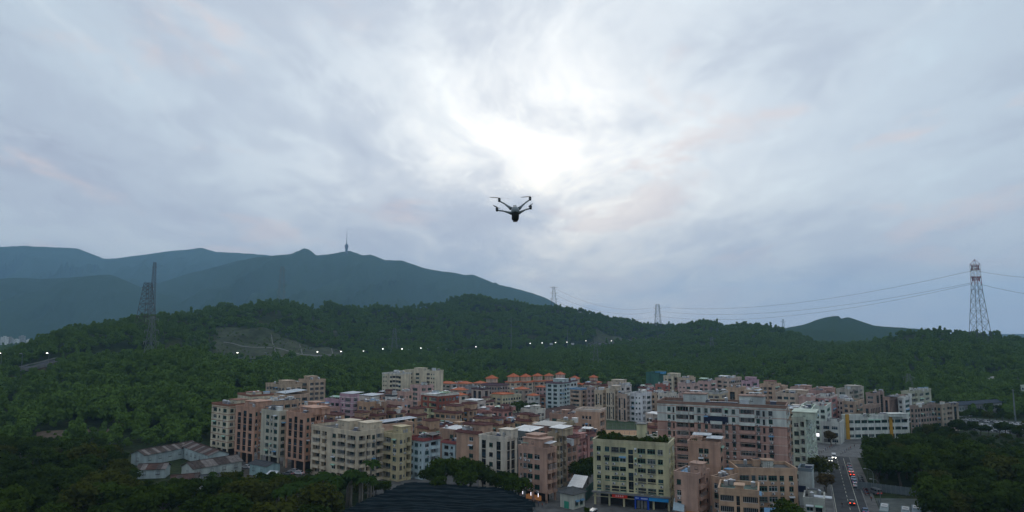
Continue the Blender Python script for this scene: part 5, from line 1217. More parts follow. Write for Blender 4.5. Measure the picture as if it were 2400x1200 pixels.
def mesh_fence(label, p1, p2, h, n, name='wire_fence'):
    a, b_ = Vector((*p1, 0)), Vector((*p2, 0)); d = b_ - a; L = d.length; e = empty(name, a, math.atan2(d.y, d.x)); tag(e, label, 'fence'); w = L / n
    t = MB(); t.box(-.06, .06, -.06, .06, -.3, h, RAIL); po = t.mesh('post'); t = MB()
    for k in range(5): t.box(0, w, -.02, .02, h * (k + .5) / 5 - .03, h * (k + .5) / 5 + .03, RAIL)
    ra = t.mesh('wire_panel')
    for i in range(n): link('post', po, e, (w * i, 0, 0)); link('wire_panel', ra, e, (w * i, 0, 0))
    return e
mesh_fence('wire fence along the front of the orange court', g2(1398, 365), g2(1532, 361), 4, 12)
mesh_fence('wire fence between the orange court and the grass', g2(1404, 397), g2(1530, 393), 4, 12)
fence('grey panel hoarding along the back of the bus lot', g2(2010, 250), g2(2172, 237), 2.8, 14, mat('hoarding_grey', (.13, .16, .17), .6, .2, .5))
fence('low grey boundary wall panels between road and bus lot', road_pt(-40, 9.0)[:2], road_pt(26, 9.0)[:2], 1.1, 22, mat('hoarding_grey', (.13, .16, .17)))
fence('green netting fence beside the yellow block', g2(1372, 232), g2(1390, 243), 4.2, 5, mat('net_green', (.045, .13, .105)))

# shade net shelter in the foreground
NET = mat('shade_net', (.010, .016, .019), .95, .4, .3, spec=0)
ne = empty('shade_net_shelter', (0, 0, 0)); tag(ne, 'large dark shade net roof stretched over posts in the foreground', 'shelter')
poly = [(770, 1215), (860, 1168), (950, 1131), (1060, 1136), (1180, 1143), (1254, 1178), (1244, 1240), (740, 1240)]
pg = [(lambda D: G(px, D, 5))(depth_of(py, 5)) for px, py in poly]
xs_ = [p.x for p in pg]; ys_ = [p.y for p in pg]
def inside(x, y):
    c = False; n = len(pg)
    for i in range(n):
        a, b_ = pg[i], pg[(i + 1) % n]
        if (a.y > y) != (b_.y > y) and x < (b_.x - a.x) * (y - a.y) / (b_.y - a.y) + a.x: c = not c
    return c
t = MB(); st = .9; nx, ny = int((max(xs_) - min(xs_)) / st), int((max(ys_) - min(ys_)) / st); idx = {}
def nz(x, y): return 5 + .16 * math.sin((y * .95 + x * .22 + .8 * math.sin(x * .13)) * 1.1) + .2 * math.sin(x * .21 + 1) + .10 * math.sin(x * .9 + y * .5)
for i in range(nx + 1):
    for j in range(ny + 1):
        x, y = min(xs_) + i * st, min(ys_) + j * st
        if inside(x + st / 2, y + st / 2):
            t.poly([(x, y, nz(x, y)), (x + st, y, nz(x + st, y)), (x + st, y + st, nz(x + st, y + st)), (x, y + st, nz(x, y + st))], NET)
t.build('net', ne, smooth=False)
CAB = mat('net_cable', (.06, .075, .08), .8, .3, .3)
for j in range(2, ny, 3):
    y = min(ys_) + j * st; run = [x for x in [min(xs_) + i * st for i in range(nx + 1)] if inside(x, y)]
    if len(run) > 3: c = MB(); c.tube([(x, y - .12 * (x - run[0]), nz(x, y - .12 * (x - run[0])) + .07) for x in run if inside(x, y - .12 * (x - run[0]))] or [(run[0], y, 5), (run[1], y, 5)], [.06] * (len([x for x in run if inside(x, y - .12 * (x - run[0]))]) or 2), CAB, 4); c.build('support_cable', ne)
for i in range(0, nx, 6):
    for j in range(0, ny, 6):
        x, y = min(xs_) + i * st, min(ys_) + j * st
        if inside(x, y): b = MB(); b.beam((x, y, -.3), (x, y, nz(x, y) - .1), .07, mat('post_grey', (.30, .33, .34), .6, .1, 1), 6); b.build('post', ne)
for i in range(len(pg) - 1):
    a, b_ = pg[i], pg[i + 1]
    for k in range(max(2, int((b_ - a).length / 4))):
        p = a.lerp(b_, k / max(2, int((b_ - a).length / 4))); b = MB(); b.beam((p.x, p.y, -.3), (p.x, p.y, 4.8), .09, mat('post_grey', (.30, .33, .34)), 6); b.build('post', ne)

# ------------------------------------------------------------------ single trees in the foreground
PLACED = []
def free(x, y, r): return all((x - a) ** 2 + (y - b_) ** 2 > r * r for a, b_ in PLACED)
FOOT = []        # footprints of buildings, so that no trunk stands inside one
for o in list(col.objects):
    if o.parent is None and o.get('category') and o.type == 'EMPTY':
        w_ = [c for c in o.children if c.name.startswith('wall')]
        if w_:
            bb = [Vector(v) for v in w_[0].bound_box]; mi = Matrix.Translation(o.location) @ Matrix.Rotation(o.rotation_euler.z, 4, 'Z')
            FOOT.append((mi.inverted(), min(v.x for v in bb), max(v.x for v in bb), min(v.y for v in bb), max(v.y for v in bb)))
def on_building(x, y, r=1.5):
    for mi, x0, x1, y0, y1 in FOOT:
        v = mi @ Vector((x, y, 0))
        if x0 - r < v.x < x1 + r and y0 - r < v.y < y1 + r: return True
    return False
q = random.Random(21)
def put(px, D, h, label, group, protos=None, i=None, name='broadleaf_tree', rmin=4.0, wide=1.0):
    v = G(px, D); x, y = v.x, v.y
    if not free(x, y, rmin) or on_building(x, y): return False
    pr_ = protos or BROAD; i = (q.randrange(6) if pr_ is BROAD else q.randrange(len(pr_))) if i is None else i; z = gz(x, y) if D > 335 else 0.0
    s = h / pr_[i][2]; plant_tree(name, pr_, i, (x, y, z), s * wide, q.uniform(0, 6.28), label, group, sz=s); PLACED.append((x, y)); return True
LW = ('dark broadleaf tree in the dense wood of the lower left', 'trees of the lower left wood')
RW = ('dark broadleaf tree in the park wood of the lower right', 'trees of the lower right park')
# named specimens first
def one(px, D, h, label, i, wide=1.0, **k): put(px, D, h, label, None, i=i, rmin=1.0, wide=wide, **k)
for k, (px, D, h) in enumerate(((1012, 243, 10), (1042, 246, 11.5), (1072, 244, 12), (1102, 247, 11), (1132, 243, 9.5), (1160, 238, 9), (1190, 233, 9.5), (1214, 228, 9), (1028, 235, 8), (1090, 238, 9), (1145, 231, 7.5), (1200, 240, 8.5))):
    put(px, D, h, 'round leafy tree in the row between the dark net roof and the white block', 'round trees behind the net roof', i=[0, 1, 4, 1, 0, 2][k % 6], rmin=1.0, wide=1.15)
for k, (px, D, h) in enumerate(((1340, 262, 7), (1352, 256, 8), (1366, 250, 8.5), (1378, 258, 8), (1384, 270, 7.5), (1360, 272, 7))):
    put(px, D, h, 'leafy tree in the alley left of the yellow block', 'trees in the alley by the yellow block', i=k % 3, rmin=1.0)
one(1215, 452, 10, 'big dark round tree in front of the white villa', 1, 1.5); one(1238, 455, 9.5, 'big dark tree right of the round one in front of the white villa', 0, 1.5)
one(1203, 385, 6, 'small bright tree by the gable of the long white hall', 4); one(1262, 390, 6, 'small dark tree against the long white hall', 0); one(1286, 385, 5.5, 'yellowish tree right of the long white hall', 3); one(1322, 392, 6.5, 'leafy tree left of the square tan block', 4, 1.2); one(1342, 395, 6, 'leafy tree close to the square tan block', 1)
one(1848, 196, 8.6, 'big round tree at the bottom edge left of the road', 1, 1.3); one(1822, 192, 6.5, 'bushy tree at the bottom edge before the blue sheet roof', 4, 1.2)
one(1922, 262, 8.0, 'wide brownish tree leaning over the left lane of the road', 3, 1.7); one(1936, 244, 6.5, 'reddish brown tree on the pavement left of the road', 6, 1.3); one(1908, 268, 6.0, 'small tree at the foot of the pale green office wing', 2)
one(1948, 343, 7, 'brown leaved round tree on the plaza by the school', 6, 1.15)
one(1375, 213, 3.2, 'low shrubby tree beside the parked van', 4); one(1300, 205, 3.0, 'shrubby tree right of the net roof corner', 2, 1.4); one(1265, 200, 3.2, 'shrubby tree at the bottom edge beside the net roof', 1, 1.4); one(1330, 200, 2.8, 'shrubby tree in front of the gatehouse', 0, 1.4)
# palms
for k in range(30):
    u = k / 30; px = 648 + 235 * u + q.uniform(-8, 8); D = 203 + 24 * u + q.uniform(-5, 9); put(px, D, q.uniform(8.5, 11.0), 'royal palm with a pale trunk in the grove left of the net roof', 'royal palms left of the net roof', PALM, k % 3, 'palm_tree', 1.6)
put(868, 229, 13.5, 'tallest palm, rising in front of the cream corner building', None, PALM, 1, 'palm_tree', .5, 1.25); put(822, 221, 12.0, 'second tallest palm, left of the tallest one', None, PALM, 0, 'palm_tree', .5, 1.1)
put(496, 246, 6.5, 'short palm in front of the small white hut', None, PALM, 2, 'palm_tree', .5); put(2380, 520, 9.0, 'lone palm silhouetted among houses at the far right', None, PALM, 1, 'palm_tree', .5)
def top_limit(px, D, py): return 56 - (py - 775) / 1600 * D
n_l = 0
for k in range(2600):
    px, D = q.uniform(-60, 905), q.uniform(178, 332)
    if px > 640 and D > 245: continue
    if px > 735 and D < 200 + (px - 735) * .12 and px > 760: continue
    if 318 < px < 660 and 249 < D < 326 and not (px < 440 and D > 319): continue
    if 560 < px < 735 and 255 < D < 300: continue
    ceil = np.interp(px, [0, 250, 320, 420, 560, 640, 735, 905], [1010, 1012, 1088, 1102, 1092, 1090, 1100, 1100])
    lim = top_limit(px, D, ceil + q.uniform(0, 30)); h = min(q.uniform(7, 12.5), lim)
    if h < 3.2: continue
    zone = 'along the bottom edge' if D < 208 else ('in front of the old factory' if px > 330 and D < 262 else ('behind the old factory' if px > 330 else ('near the left edge' if px < 150 else 'left of the old factory')))
    LW = ('dark broadleaf tree in the lower left wood, ' + zone, 'lower left wood, trees ' + zone)
    if put(px, D, h, *LW, rmin=6.0 if D < 260 else 6.8, wide=q.uniform(1.1, 1.35) if h > 5 else 1.7): n_l += 1
    if n_l >= 135: break
n_r = 0
for k in range(2600):
    px, D = q.uniform(1975, 2470), q.uniform(196, 395)
    v = G(px, D); off = (v - R0).dot(RN); al = (v - R0).dot(RD)
    if off < (10.8 if 40 < al < 112 else 13): continue
    if px < 2188 and D < 254 and D < 254 + (px - 2010) * -.08: continue
    if px < 2145 and D > 352: continue
    if px > 2215 and D > 368 - 0 * px: continue
    ceil = np.interp(px, [1975, 2050, 2130, 2250, 2300, 2400, 2470], [1045, 1015, 1000, 1006, 1030, 1040, 1040])
    lim = top_limit(px, D, ceil + q.uniform(0, 25)); h = min(q.uniform(8, 13), lim)
    if h < 3.5: continue
    zone = 'along the bottom edge' if D < 225 else ('at the right edge' if px > 2330 else ('beside the street lamps' if px < 2110 else ('below the car park' if D > 300 else 'behind the bus lot hoarding')))
    RW = ('dark broadleaf tree in the lower right park, ' + zone, 'lower right park, trees ' + zone)
    if put(px, D, h, *RW, rmin=6.6, wide=q.uniform(1.1, 1.35)): n_r += 1
    if n_r >= 125: break
for k in range(10): put(2245 + k * 15, 440 + q.uniform(-4, 8) - k * 1.5, q.uniform(5, 7), 'small clipped tree in the row behind the car park', 'trees behind the car park', rmin=2, wide=1.3)
for k in range(16): put(2236 + k * 13 + q.uniform(-5, 5), 384 - k * 1.5 + q.uniform(-6, 6), q.uniform(5.5, 8), 'leafy tree in the strip before the car park', 'trees before the car park', rmin=3, wide=1.25)
for k in range(9): put(2150 + k * 8 + q.uniform(-6, 6), 362 + q.uniform(-8, 8), q.uniform(6, 8), 'tree at the foot of the grey pink walk up block', 'trees before the walk up block', rmin=3)
# woods that read as one mass: stuff
def wood(name, label, cond, seed, D0, D1, p0, p1, sp, hs=1.0):
    x, y, z, px, D = scatter_wood(p0, p1, D0, D1, sp, seed); ok = cond(px, D)
    ok &= np.array([not on_building(a, b_) for a, b_ in zip(x, y)]) if len(x) else ok
    x, y, z, D = x[ok], y[ok], z[ok], D[ok]; g = np.random.default_rng(seed); s = g.uniform(.6, 1.05, len(x)) * hs
    forest(name, label, np.stack([x, y, z - .4], 1), s, g.integers(0, 8, len(x)), GN_D)
wood('undergrowth', 'low bushes filling the lower left wood', lambda px, D: ~((px > 318) & (px < 735) & (D > 248)) & ~((px > 720) & (D < 225 + (px - 720) * .1)), 5, 178, 335, -80, 890, 4.6, .42)
wood('undergrowth', 'low bushes filling the lower right park', lambda px, D: (px > 2010 + 0 * D) & ~((px < 2195) & (D < 262)) & ~((px < 2145) & (D > 350)) & ~((px > 2215) & (D > 365)), 6, 196, 395, 2010, 2480, 4.6, .45)
wood('wooded_slope', 'trees filling the slope around the houses at the far right', lambda px, D: D > 456, 8, 430, 520, 2150, 2500, 6.0, .9)
# ------------------------------------------------------------------ pylons, masts and wires
GALV = mat('steel_galvanised', (.15, .175, .17), .6, .15, .3); GALV_D = mat('steel_dark', (.075, .08, .085), .6, .15, .3); RUSTY = mat('steel_brown', (.07, .05, .042), .7, .2, .3)
PRED = mat('paint_red', (.22, .03, .025), .6, .15, .3); PWHT = mat('paint_white', (.55, .55, .54), .6, .1, .3)
def pylon(label, px, py_top, D, wb, wt, arms, m, r=.22, bands=None, peak=.0, waist=None, group=None, n=8):
    top = P(px, py_top, D); x, y = top.x, top.y; g = gz(x, y); H = top.z - g
    e = empty('transmission_pylon', (x, y, g), R(rng.uniform(-12, 12))); tag(e, label, 'pylon', group)
    hb = H * (1 - peak); r *= .62
    def half(z):
        f = z / hb
        if waist and f < waist[0]: return wb / 2 + (waist[1] - wb) / 2 * f / waist[0]
        if waist: return waist[1] / 2 + (wt - waist[1]) / 2 * min(1, (f - waist[0]) / (1 - waist[0]))
        return wb / 2 + (wt - wb) / 2 * min(f, 1)
    def mz(z):
        if not bands: return m
        for f, mm in bands:
            if z / H >= f: return mm
        return m
    lev = [0.0]; k = 0
    ratio = (max(wt, 1.5) / wb) ** (1.0 / n)
    hs = [wb * ratio ** i for i in range(n)]; tot = sum(hs); acc_ = 0
    for i in range(n): acc_ += hs[i]; lev.append(hb * acc_ / tot)
    for sx, sy in ((-1, -1), (1, -1), (1, 1), (-1, 1)):
        b = MB()
        for a_, c_ in zip(lev, lev[1:]): b.beam((sx * half(a_), sy * half(a_), a_ - (1 if a_ == 0 else 0)), (sx * half(c_), sy * half(c_), c_), r * 1.35, mz((a_ + c_) / 2), 4)
        if peak: b.beam((sx * half(hb), sy * half(hb), hb), (0, 0, H), r * 1.1, mz(H), 4)
        b.build('leg', e)
    b = MB(); C = [(-1, -1), (1, -1), (1, 1), (-1, 1)]
    for a_, c_ in zip(lev, lev[1:]):
        for i in range(4):
            p, s = C[i], C[(i + 1) % 4]; ha, hc = half(a_), half(c_)
            b.beam((p[0] * ha, p[1] * ha, a_), (s[0] * hc, s[1] * hc, c_), r * .75, mz((a_ + c_) / 2), 4); b.beam((s[0] * ha, s[1] * ha, a_), (p[0] * hc, p[1] * hc, c_), r * .75, mz((a_ + c_) / 2), 4)
            b.beam((p[0] * hc, p[1] * hc, c_), (s[0] * hc, s[1] * hc, c_), r * .75, mz(c_), 4)
    tag(b.build('bracing', e), kind='stuff')
    for f, w in arms:
        z = H * f; b = MB(); h_ = half(min(z, hb))
        for sx in (-1, 1):
            for sy in (-1, 1):
                b.beam((sx * h_, sy * h_, z - .8), (sx * w, 0, z + .3), r * .9, mz(z), 4); b.beam((sx * h_, sy * h_, z + 1.0), (sx * w, 0, z + .3), r * .8, mz(z), 4)
            b.beam((sx * w, 0, z + .3), (sx * w, 0, z - 2.2), r * .5, PWHT, 4)
        b.build('crossarm', e)
    return e, H
rw_, rwH = pylon('tall red and white lattice tower on the right hand hill', 2284, 608, 900, 20, 8.0, [(.80, 5.5), (.655, 5.5)], GALV_D, .38, [(.93, PRED), (.835, PWHT), (.745, PRED), (.70, PWHT)], .055, (.72, 8.6), n=9)
for f0, f1, m_ in ((.875, .935, PRED), (.755, .80, PRED)):
    b = MB(); w0 = 3.7
    for k in range(12):
        t_ = 2 * math.pi * k / 12; b.beam((w0 * math.cos(t_) * 1.15, w0 * math.sin(t_) * 1.15, rwH * f0), (w0 * math.cos(t_ + .5) * 1.1, w0 * math.sin(t_ + .5) * 1.1, rwH * f1), .40, m_, 4)
    b.build('red_section', rw_)
pylon('brown lattice pylon with stepped shoulders on the left hill', 347, 663, 760, 17, 5.5, [(.90, 7), (.58, 8.5), (.33, 9)], RUSTY, .30, n=9)
pylon('very tall thin dark lattice mast behind the brown pylon', 363, 615, 1120, 9, 3.2, [(.93, 4), (.70, 4.5)], GALV_D, .34, n=13)
pylon('light grey pylon with three wide arms on the left knoll', 357, 741, 540, 7.5, 2.0, [(.94, 5.5), (.70, 6.0), (.46, 6.5)], GALV, .20, n=7)
pylon('faint hazy pylon against the mountain, left of the twin peak', 662, 625, 1300, 15, 5, [(.92, 7), (.72, 8), (.52, 8)], GALV, .26, n=10)
pylon('grey pylon beside the dark conifer above the cream slab', 925, 769, 860, 9, 2.4, [(.90, 6), (.66, 6.5), (.42, 7)], GALV, .17, n=8)
pylon('hazy pylon with forked arms on the crest at the mountain foot', 1298, 672, 1530, 13, 4, [(.97, 10), (.72, 9), (.46, 10)], GALV_D, .26, n=9)
pylon('dark square topped pylon on the low crest right of centre', 1541, 713, 1650, 16, 7, [(.84, 9), (.60, 10), (.30, 10)], GALV_D, .40, n=7)
pylon('pale pylon with three arms in the valley right of centre', 1396, 800, 760, 7, 2.0, [(.88, 5), (.62, 5.5), (.36, 6)], GALV, .17, n=6)
pylon('small pale pylon on the slope above the pink cluster', 1668, 790, 980, 7, 2, [(.9, 5), (.65, 5.5)], GALV, .16, n=6)
pylon('tiny distant pylon left of the small blue hill', 1835, 748, 1900, 11, 3, [(.9, 8), (.66, 8)], GALV_D, .26, n=6)
pylon('small pylon behind the far right cluster', 2129, 876, 560, 6, 2, [(.8, 4)], GALV, .14, n=5)
def pole(label, px, py, D, arms, name='utility_pole'):
    t = P(px, py, D); g = gz(t.x, t.y); e = empty(name, (t.x, t.y, g)); tag(e, label, 'pole'); H = t.z - g
    b = MB(); b.tube([(0, 0, -1), (0, 0, H * .5), (0, 0, H)], [.55, .42, .25], GALV, 8); b.build('mast', e)
    for f, w in arms: b = MB(); b.beam((-w, 0, H * f), (w, 0, H * f), .18, GALV, 4); b.build('crossarm', e)
pole('slim grey power mast in the middle of the forest', 1198, 742, 1040, [(.93, 6), (.74, 7), (.55, 7)])
pole('white banded mast above the highway lamps', 1330, 771, 1190, [(.95, 2.5), (.8, 2.5)])
pole('tall bare pole behind the car park', 2374, 912, 425, [(.97, .8)])
def wire(label, pts, sag, r=.14, group='power lines over the hills'):
    b = MB(); path = []
    for a, c in zip(pts, pts[1:]):
        A, C = P(*a), P(*c)
        for k in range(13):
            t = k / 12; p = A.lerp(C, t); p.z -= sag * 4 * t * (1 - t); path.append(p)
    path = [p for i, p in enumerate(path) if i == 0 or (p - path[i - 1]).length > .5]
    b.tube(path, [r] * len(path), GALV_D, 4); tag(b.build('power_line'), label, 'cable', group)
for k, (a, b_, c, s) in enumerate((((1300, 676, 1530), (1541, 719, 1650), (2281, 634, 900), 22), ((1300, 690, 1530), (1541, 729, 1650), (2281, 662, 900), 22), ((1300, 703, 1530), (1541, 741, 1650), (2281, 665, 900), 24))):
    wire(['upper', 'middle', 'lower'][k] + ' power line strung from the crest pylons to the red and white tower', [a, b_, c], s, .15)
wire('upper power line leaving the red and white tower to the right', [(2287, 634, 900), (2520, 655, 700)], 3, .14); wire('lower power line leaving the red and white tower to the right', [(2287, 663, 900), (2520, 702, 700)], 3, .16)
for k, (y0, y1, y2, y3) in enumerate(((728, 752, 748, 775), (752, 772, 766, 788), (776, 792, 786, 800))):
    wire(['top', 'second', 'third'][k] + ' power line crossing the forest above the highway', [(560, y0, 900), (925, y1, 860), (1198, y2, 1040), (1668, y3, 980)], 7, .12)
# television tower on the mountain
tb = P(812, 589, 5000); e = empty('television_tower', (tb.x, tb.y, tb.z - 8)); tag(e, 'television tower with a flared body and tall mast on the mountain top', 'tower')
TVM = mat('tv_tower', (.11, .13, .16), .6, .1, .05)
b = MB(); b.tube([(0, 0, -10), (0, 0, 6), (0, 0, 14), (0, 0, 44), (0, 0, 52), (0, 0, 58)], [9, 9, 8.5, 13.5, 14, 11], TVM, 14); b.build('body', e)
b = MB(); b.tube([(0, 0, 58), (0, 0, 64), (0, 0, 66)], [5, 5, 2.8], TVM, 10); b.build('collar', e)
b = MB(); b.tube([(0, 0, 66), (0, 0, 110), (0, 0, 111), (0, 0, 160)], [2.6, 2.2, 1.4, .9], TVM, 8); b.build('mast', e)
b = MB(); b.tube([(0, 0, 40), (0, 0, 41.5)], [14.6, 14.6], GALV_D, 14); b.build('gallery', e)
# ------------------------------------------------------------------ lamps
LAMP = mat('lamp_glow', (.9, .9, .9), .5, 0, 1, emit=((1.0, .96, .88), 6.5)); LAMP_OFF = mat('lamp_off', (.35, .36, .36), .5, .1, 1)
def hw_lamp(px, py, D, lit, label, group, size=1.0):
    t = P(px, py, D); g = max(gz(t.x, t.y), t.z - 14); e = empty('highway_lamp', (t.x, t.y, g)); tag(e, label, 'lamp', group); H = t.z - g
    b = MB(); b.tube([(0, 0, -1), (0, 0, H * .7), (0, 0, H + .3)], [.24, .18, .12], GALV, 6); b.build('post', e)
    b = MB(); b.beam((0, 0, H + .2), (-1.6, 0, H + .5), .1, GALV, 4); b.build('arm', e)
    b = MB(); w = .7 * size; b.box(-1.6 - w, -1.6 + w, -.5 * size, .5 * size, H - .1, H + .35 * size, LAMP if lit else LAMP_OFF); b.build('lamp_head', e)
hD = lambda px: float(np.interp(px, [h[0] for h in HW], [h[1] for h in HW])) - 6
for px, py in ((4, 828), (115, 828)): hw_lamp(px, py, hD(px), True, 'lit lamp on the elevated road at the left edge' if px < 50 else 'lit lamp right of the elevated road at the left', None, .8)
for px, py in ((53, 829),): hw_lamp(px, py, hD(px), False, 'unlit lamp on the elevated road at the left edge', None)
for px, py in ((560, 827), (690, 826), (747, 825), (802, 824), (855, 823), (900, 818), (945, 818), (989, 816), (1118, 813)):
    hw_lamp(px, py, hD(px), True, 'lit highway lamp in the line above the cream slab', 'lit highway lamps left of centre')
for px, py in ((625, 826), (960, 820), (1005, 818), (1029, 815), (1048, 818), (1090, 816), (1127, 815)):
    hw_lamp(px, py, hD(px), False, 'unlit highway lamp in the line above the cream slab', 'unlit highway lamps left of centre')
for px, py in ((1245, 805), (1273, 804), (1304, 803), (1331, 802), (1375, 799), (1435, 799), (1453, 799), (1470, 799), (1485, 799), (1500, 799), (1513, 799), (1526, 800)):
    hw_lamp(px, py, hD(px) - 10, True, 'lit highway lamp in the high line right of centre', 'lit highway lamps right of centre')
def street_lamp(s, off, label):
    p = road_pt(s, off); e = empty('street_lamp', (p.x, p.y, 0), -R(23)); tag(e, label, 'street lamp'); b = MB(); b.tube([(0, 0, -.2), (0, 0, 6.5), (-.3, 0, 7.4), (-1, 0, 7.9), (-2.2, 0, 8.1)], [.12, .09, .08, .07, .06], GALV, 6); b.build('post', e)
    b = MB(); b.box(-2.9, -2.1, -.16, .16, 8.0, 8.16, LAMP_OFF); b.build('lamp_head', e)
street_lamp(64, 8.8, 'farthest of the three curved street lamps by the park'); street_lamp(40, 9.0, 'middle of the three curved street lamps by the park'); street_lamp(22, 9.4, 'nearest of the three curved street lamps by the bus lot')
# pale road sign boards beside the highway
for px, D in ((1292, 1150), (1342, 1195)):
    t = P(px, 806, D); e = empty('road_sign', (t.x, t.y, gz(t.x, t.y))); H = t.z - e.location.z; tag(e, 'pale highway sign board, %s of the two' % ('left' if px < 1300 else 'right'), 'sign')
    b = MB(); b.box(-2.6, 2.6, -.1, .1, H - 1.5, H + 1.5, PWHT); b.build('board', e)
    for x in (-2, 2): b = MB(); b.beam((x, .2, -.5), (x, .2, H + 1.4), .14, GALV, 4); b.build('post', e)
# ------------------------------------------------------------------ vehicles
TYRE = mat('tyre', (.012, .012, .012), .9, .1, 2); CGL = mat('car_glass', (.012, .016, .02), .08, .1, 1, spec=.5); HL = mat('headlight_on', (.9, .9, .85), .3, 0, 1, emit=((1, .95, .82), 7.0)); HLO = mat('headlight_off', (.55, .56, .56), .2, 0, 1); TLO = mat('taillight', (.25, .015, .01), .4, 0, 1, emit=((1, .05, .02), .5)); TLI = mat('taillight_on', (.5, .03, .02), .4, 0, 1, emit=((1, .08, .03), 4.0))
def paint(n, c): return mat('car_paint_' + n, c, .3, .03, 1, spec=.5)
PAINT = [paint('white', (.62, .63, .64)), paint('silver', (.36, .38, .40)), paint('black', (.02, .02, .022)), paint('blue', (.05, .12, .25)), paint('red', (.25, .02, .02)), paint('grey', (.14, .15, .16)), paint('pale_blue', (.25, .42, .55))]
def wheel_mesh(r, w):
    b = MB(); b.tube([(-w, 0, 0), (-w * .9, 0, 0), (w * .9, 0, 0), (w, 0, 0)], [r * .8, r, r, r * .8], TYRE, 12); b.tube([(-w - .01, 0, 0), (w + .01, 0, 0)], [r * .5, r * .5], LAMP_OFF, 8); return b.mesh('wheel', False)
WH = wheel_mesh(.32, .11); WHB = wheel_mesh(.5, .16)
_cars = {}
def extrude(mb, prof, w0, w1, zmid, m):
    """side profile (y, z) swept across the width, narrowing above zmid"""
    def hw_(z): return w0 if z <= zmid else w0 + (w1 - w0) * min(1, (z - zmid) / .55)
    n = len(prof); Lp = [(-hw_(z), y, z) for y, z in prof]; Rp = [(hw_(z), y, z) for y, z in prof]
    k = len(mb.v); mb.v += Lp + Rp; i_ = mb.mi(m)
    for i in range(n): j = (i + 1) % n; mb.f.append((k + i, k + n + i, k + n + j, k + j)); mb.m.append(i_)
    mb.f.append(tuple(k + i for i in range(n))); mb.m.append(i_); mb.f.append(tuple(k + n + i for i in reversed(range(n)))); mb.m.append(i_)
def car_parts(pi, kind):
    key = (pi, kind)
    if key in _cars: return _cars[key]
    pm = PAINT[pi]; body, glass = MB(), MB()
    if kind == 'van':
        extrude(body, [(-2.4, .4), (2.35, .4), (2.4, .9), (2.1, 1.15), (1.55, 1.95), (1.3, 2.05), (-2.3, 2.05), (-2.4, 1.9)], .9, .82, 1.0, pm)
        glass.box(-.915, .915, -2.0, 1.2, 1.25, 1.72, CGL); glass.poly([(-.75, 2.02, 1.28), (.75, 2.02, 1.28), (.7, 1.62, 1.87), (-.7, 1.62, 1.87)], CGL)
        glass.poly([(.72, -2.41, 1.3), (-.72, -2.41, 1.3), (-.7, -2.41, 1.8), (.7, -2.41, 1.8)], CGL); L = 2.4
    else:
        extrude(body, [(-2.2, .35), (2.2, .35), (2.25, .62), (2.1, .8), (1.05, .93), (.35, 1.42), (-1.1, 1.46), (-1.75, 1.02), (-2.15, .95), (-2.25, .7)], .88, .66, .92, pm)
        glass.poly([(-.7, 1.06, .96), (.7, 1.06, .96), (.62, .42, 1.4), (-.62, .42, 1.4)], CGL); glass.poly([(.7, -1.78, 1.04), (-.7, -1.78, 1.04), (-.62, -1.16, 1.45), (.62, -1.16, 1.45)], CGL)
        for s in (-1, 1):
            q_ = [(s * .868, .85, .97), (s * .868, -1.55, 1.04), (s * .70, -1.02, 1.38), (s * .70, .30, 1.36)]; glass.poly(q_ if s < 0 else q_[::-1], CGL)
        L = 2.2
    hl, tl = MB(), MB(); hl.box(-.2, .2, -.04, .05, -.09, .09, HLO); tl.box(-.2, .2, -.05, .04, -.1, .1, TLO)
    hn, tn = MB(), MB(); hn.box(-.2, .2, -.04, .06, -.1, .1, HL); tn.box(-.22, .22, -.06, .04, -.1, .1, TLI)
    _cars[key] = (body.mesh('body'), glass.mesh('window_glass'), hl.mesh('headlight'), tl.mesh('taillight'), hn.mesh('headlight'), tn.mesh('taillight'), L); return _cars[key]
def car(x, y, rz, pi, label, group=None, kind='car', lit='', simple=False):
    bm_, gm, hl, tl, hn, tn, L = car_parts(pi, kind); e = empty('parked_car' if not lit else 'car', (x, y, .035), rz); tag(e, label, 'van' if kind == 'van' else 'car', group)
    link('body', bm_, e); link('window_glass', gm, e)
    for sx in (-.8, .8):
        for yy in (-1.35, 1.4): link('wheel', WH, e, (sx, yy, .32))
    if simple: return e
    for sx in (-.6, .6): link('headlight', hn if 'h' in lit else hl, e, (sx, L - .02, .68)); link('taillight', tn if 't' in lit else tl, e, (sx, -L + .02, .75))
    return e
def on_road(s, off, pi, label, d=1, **k): p = road_pt(s, off); return car(p.x, p.y, -R(23) + (0 if d > 0 else math.pi), pi, label, **k)
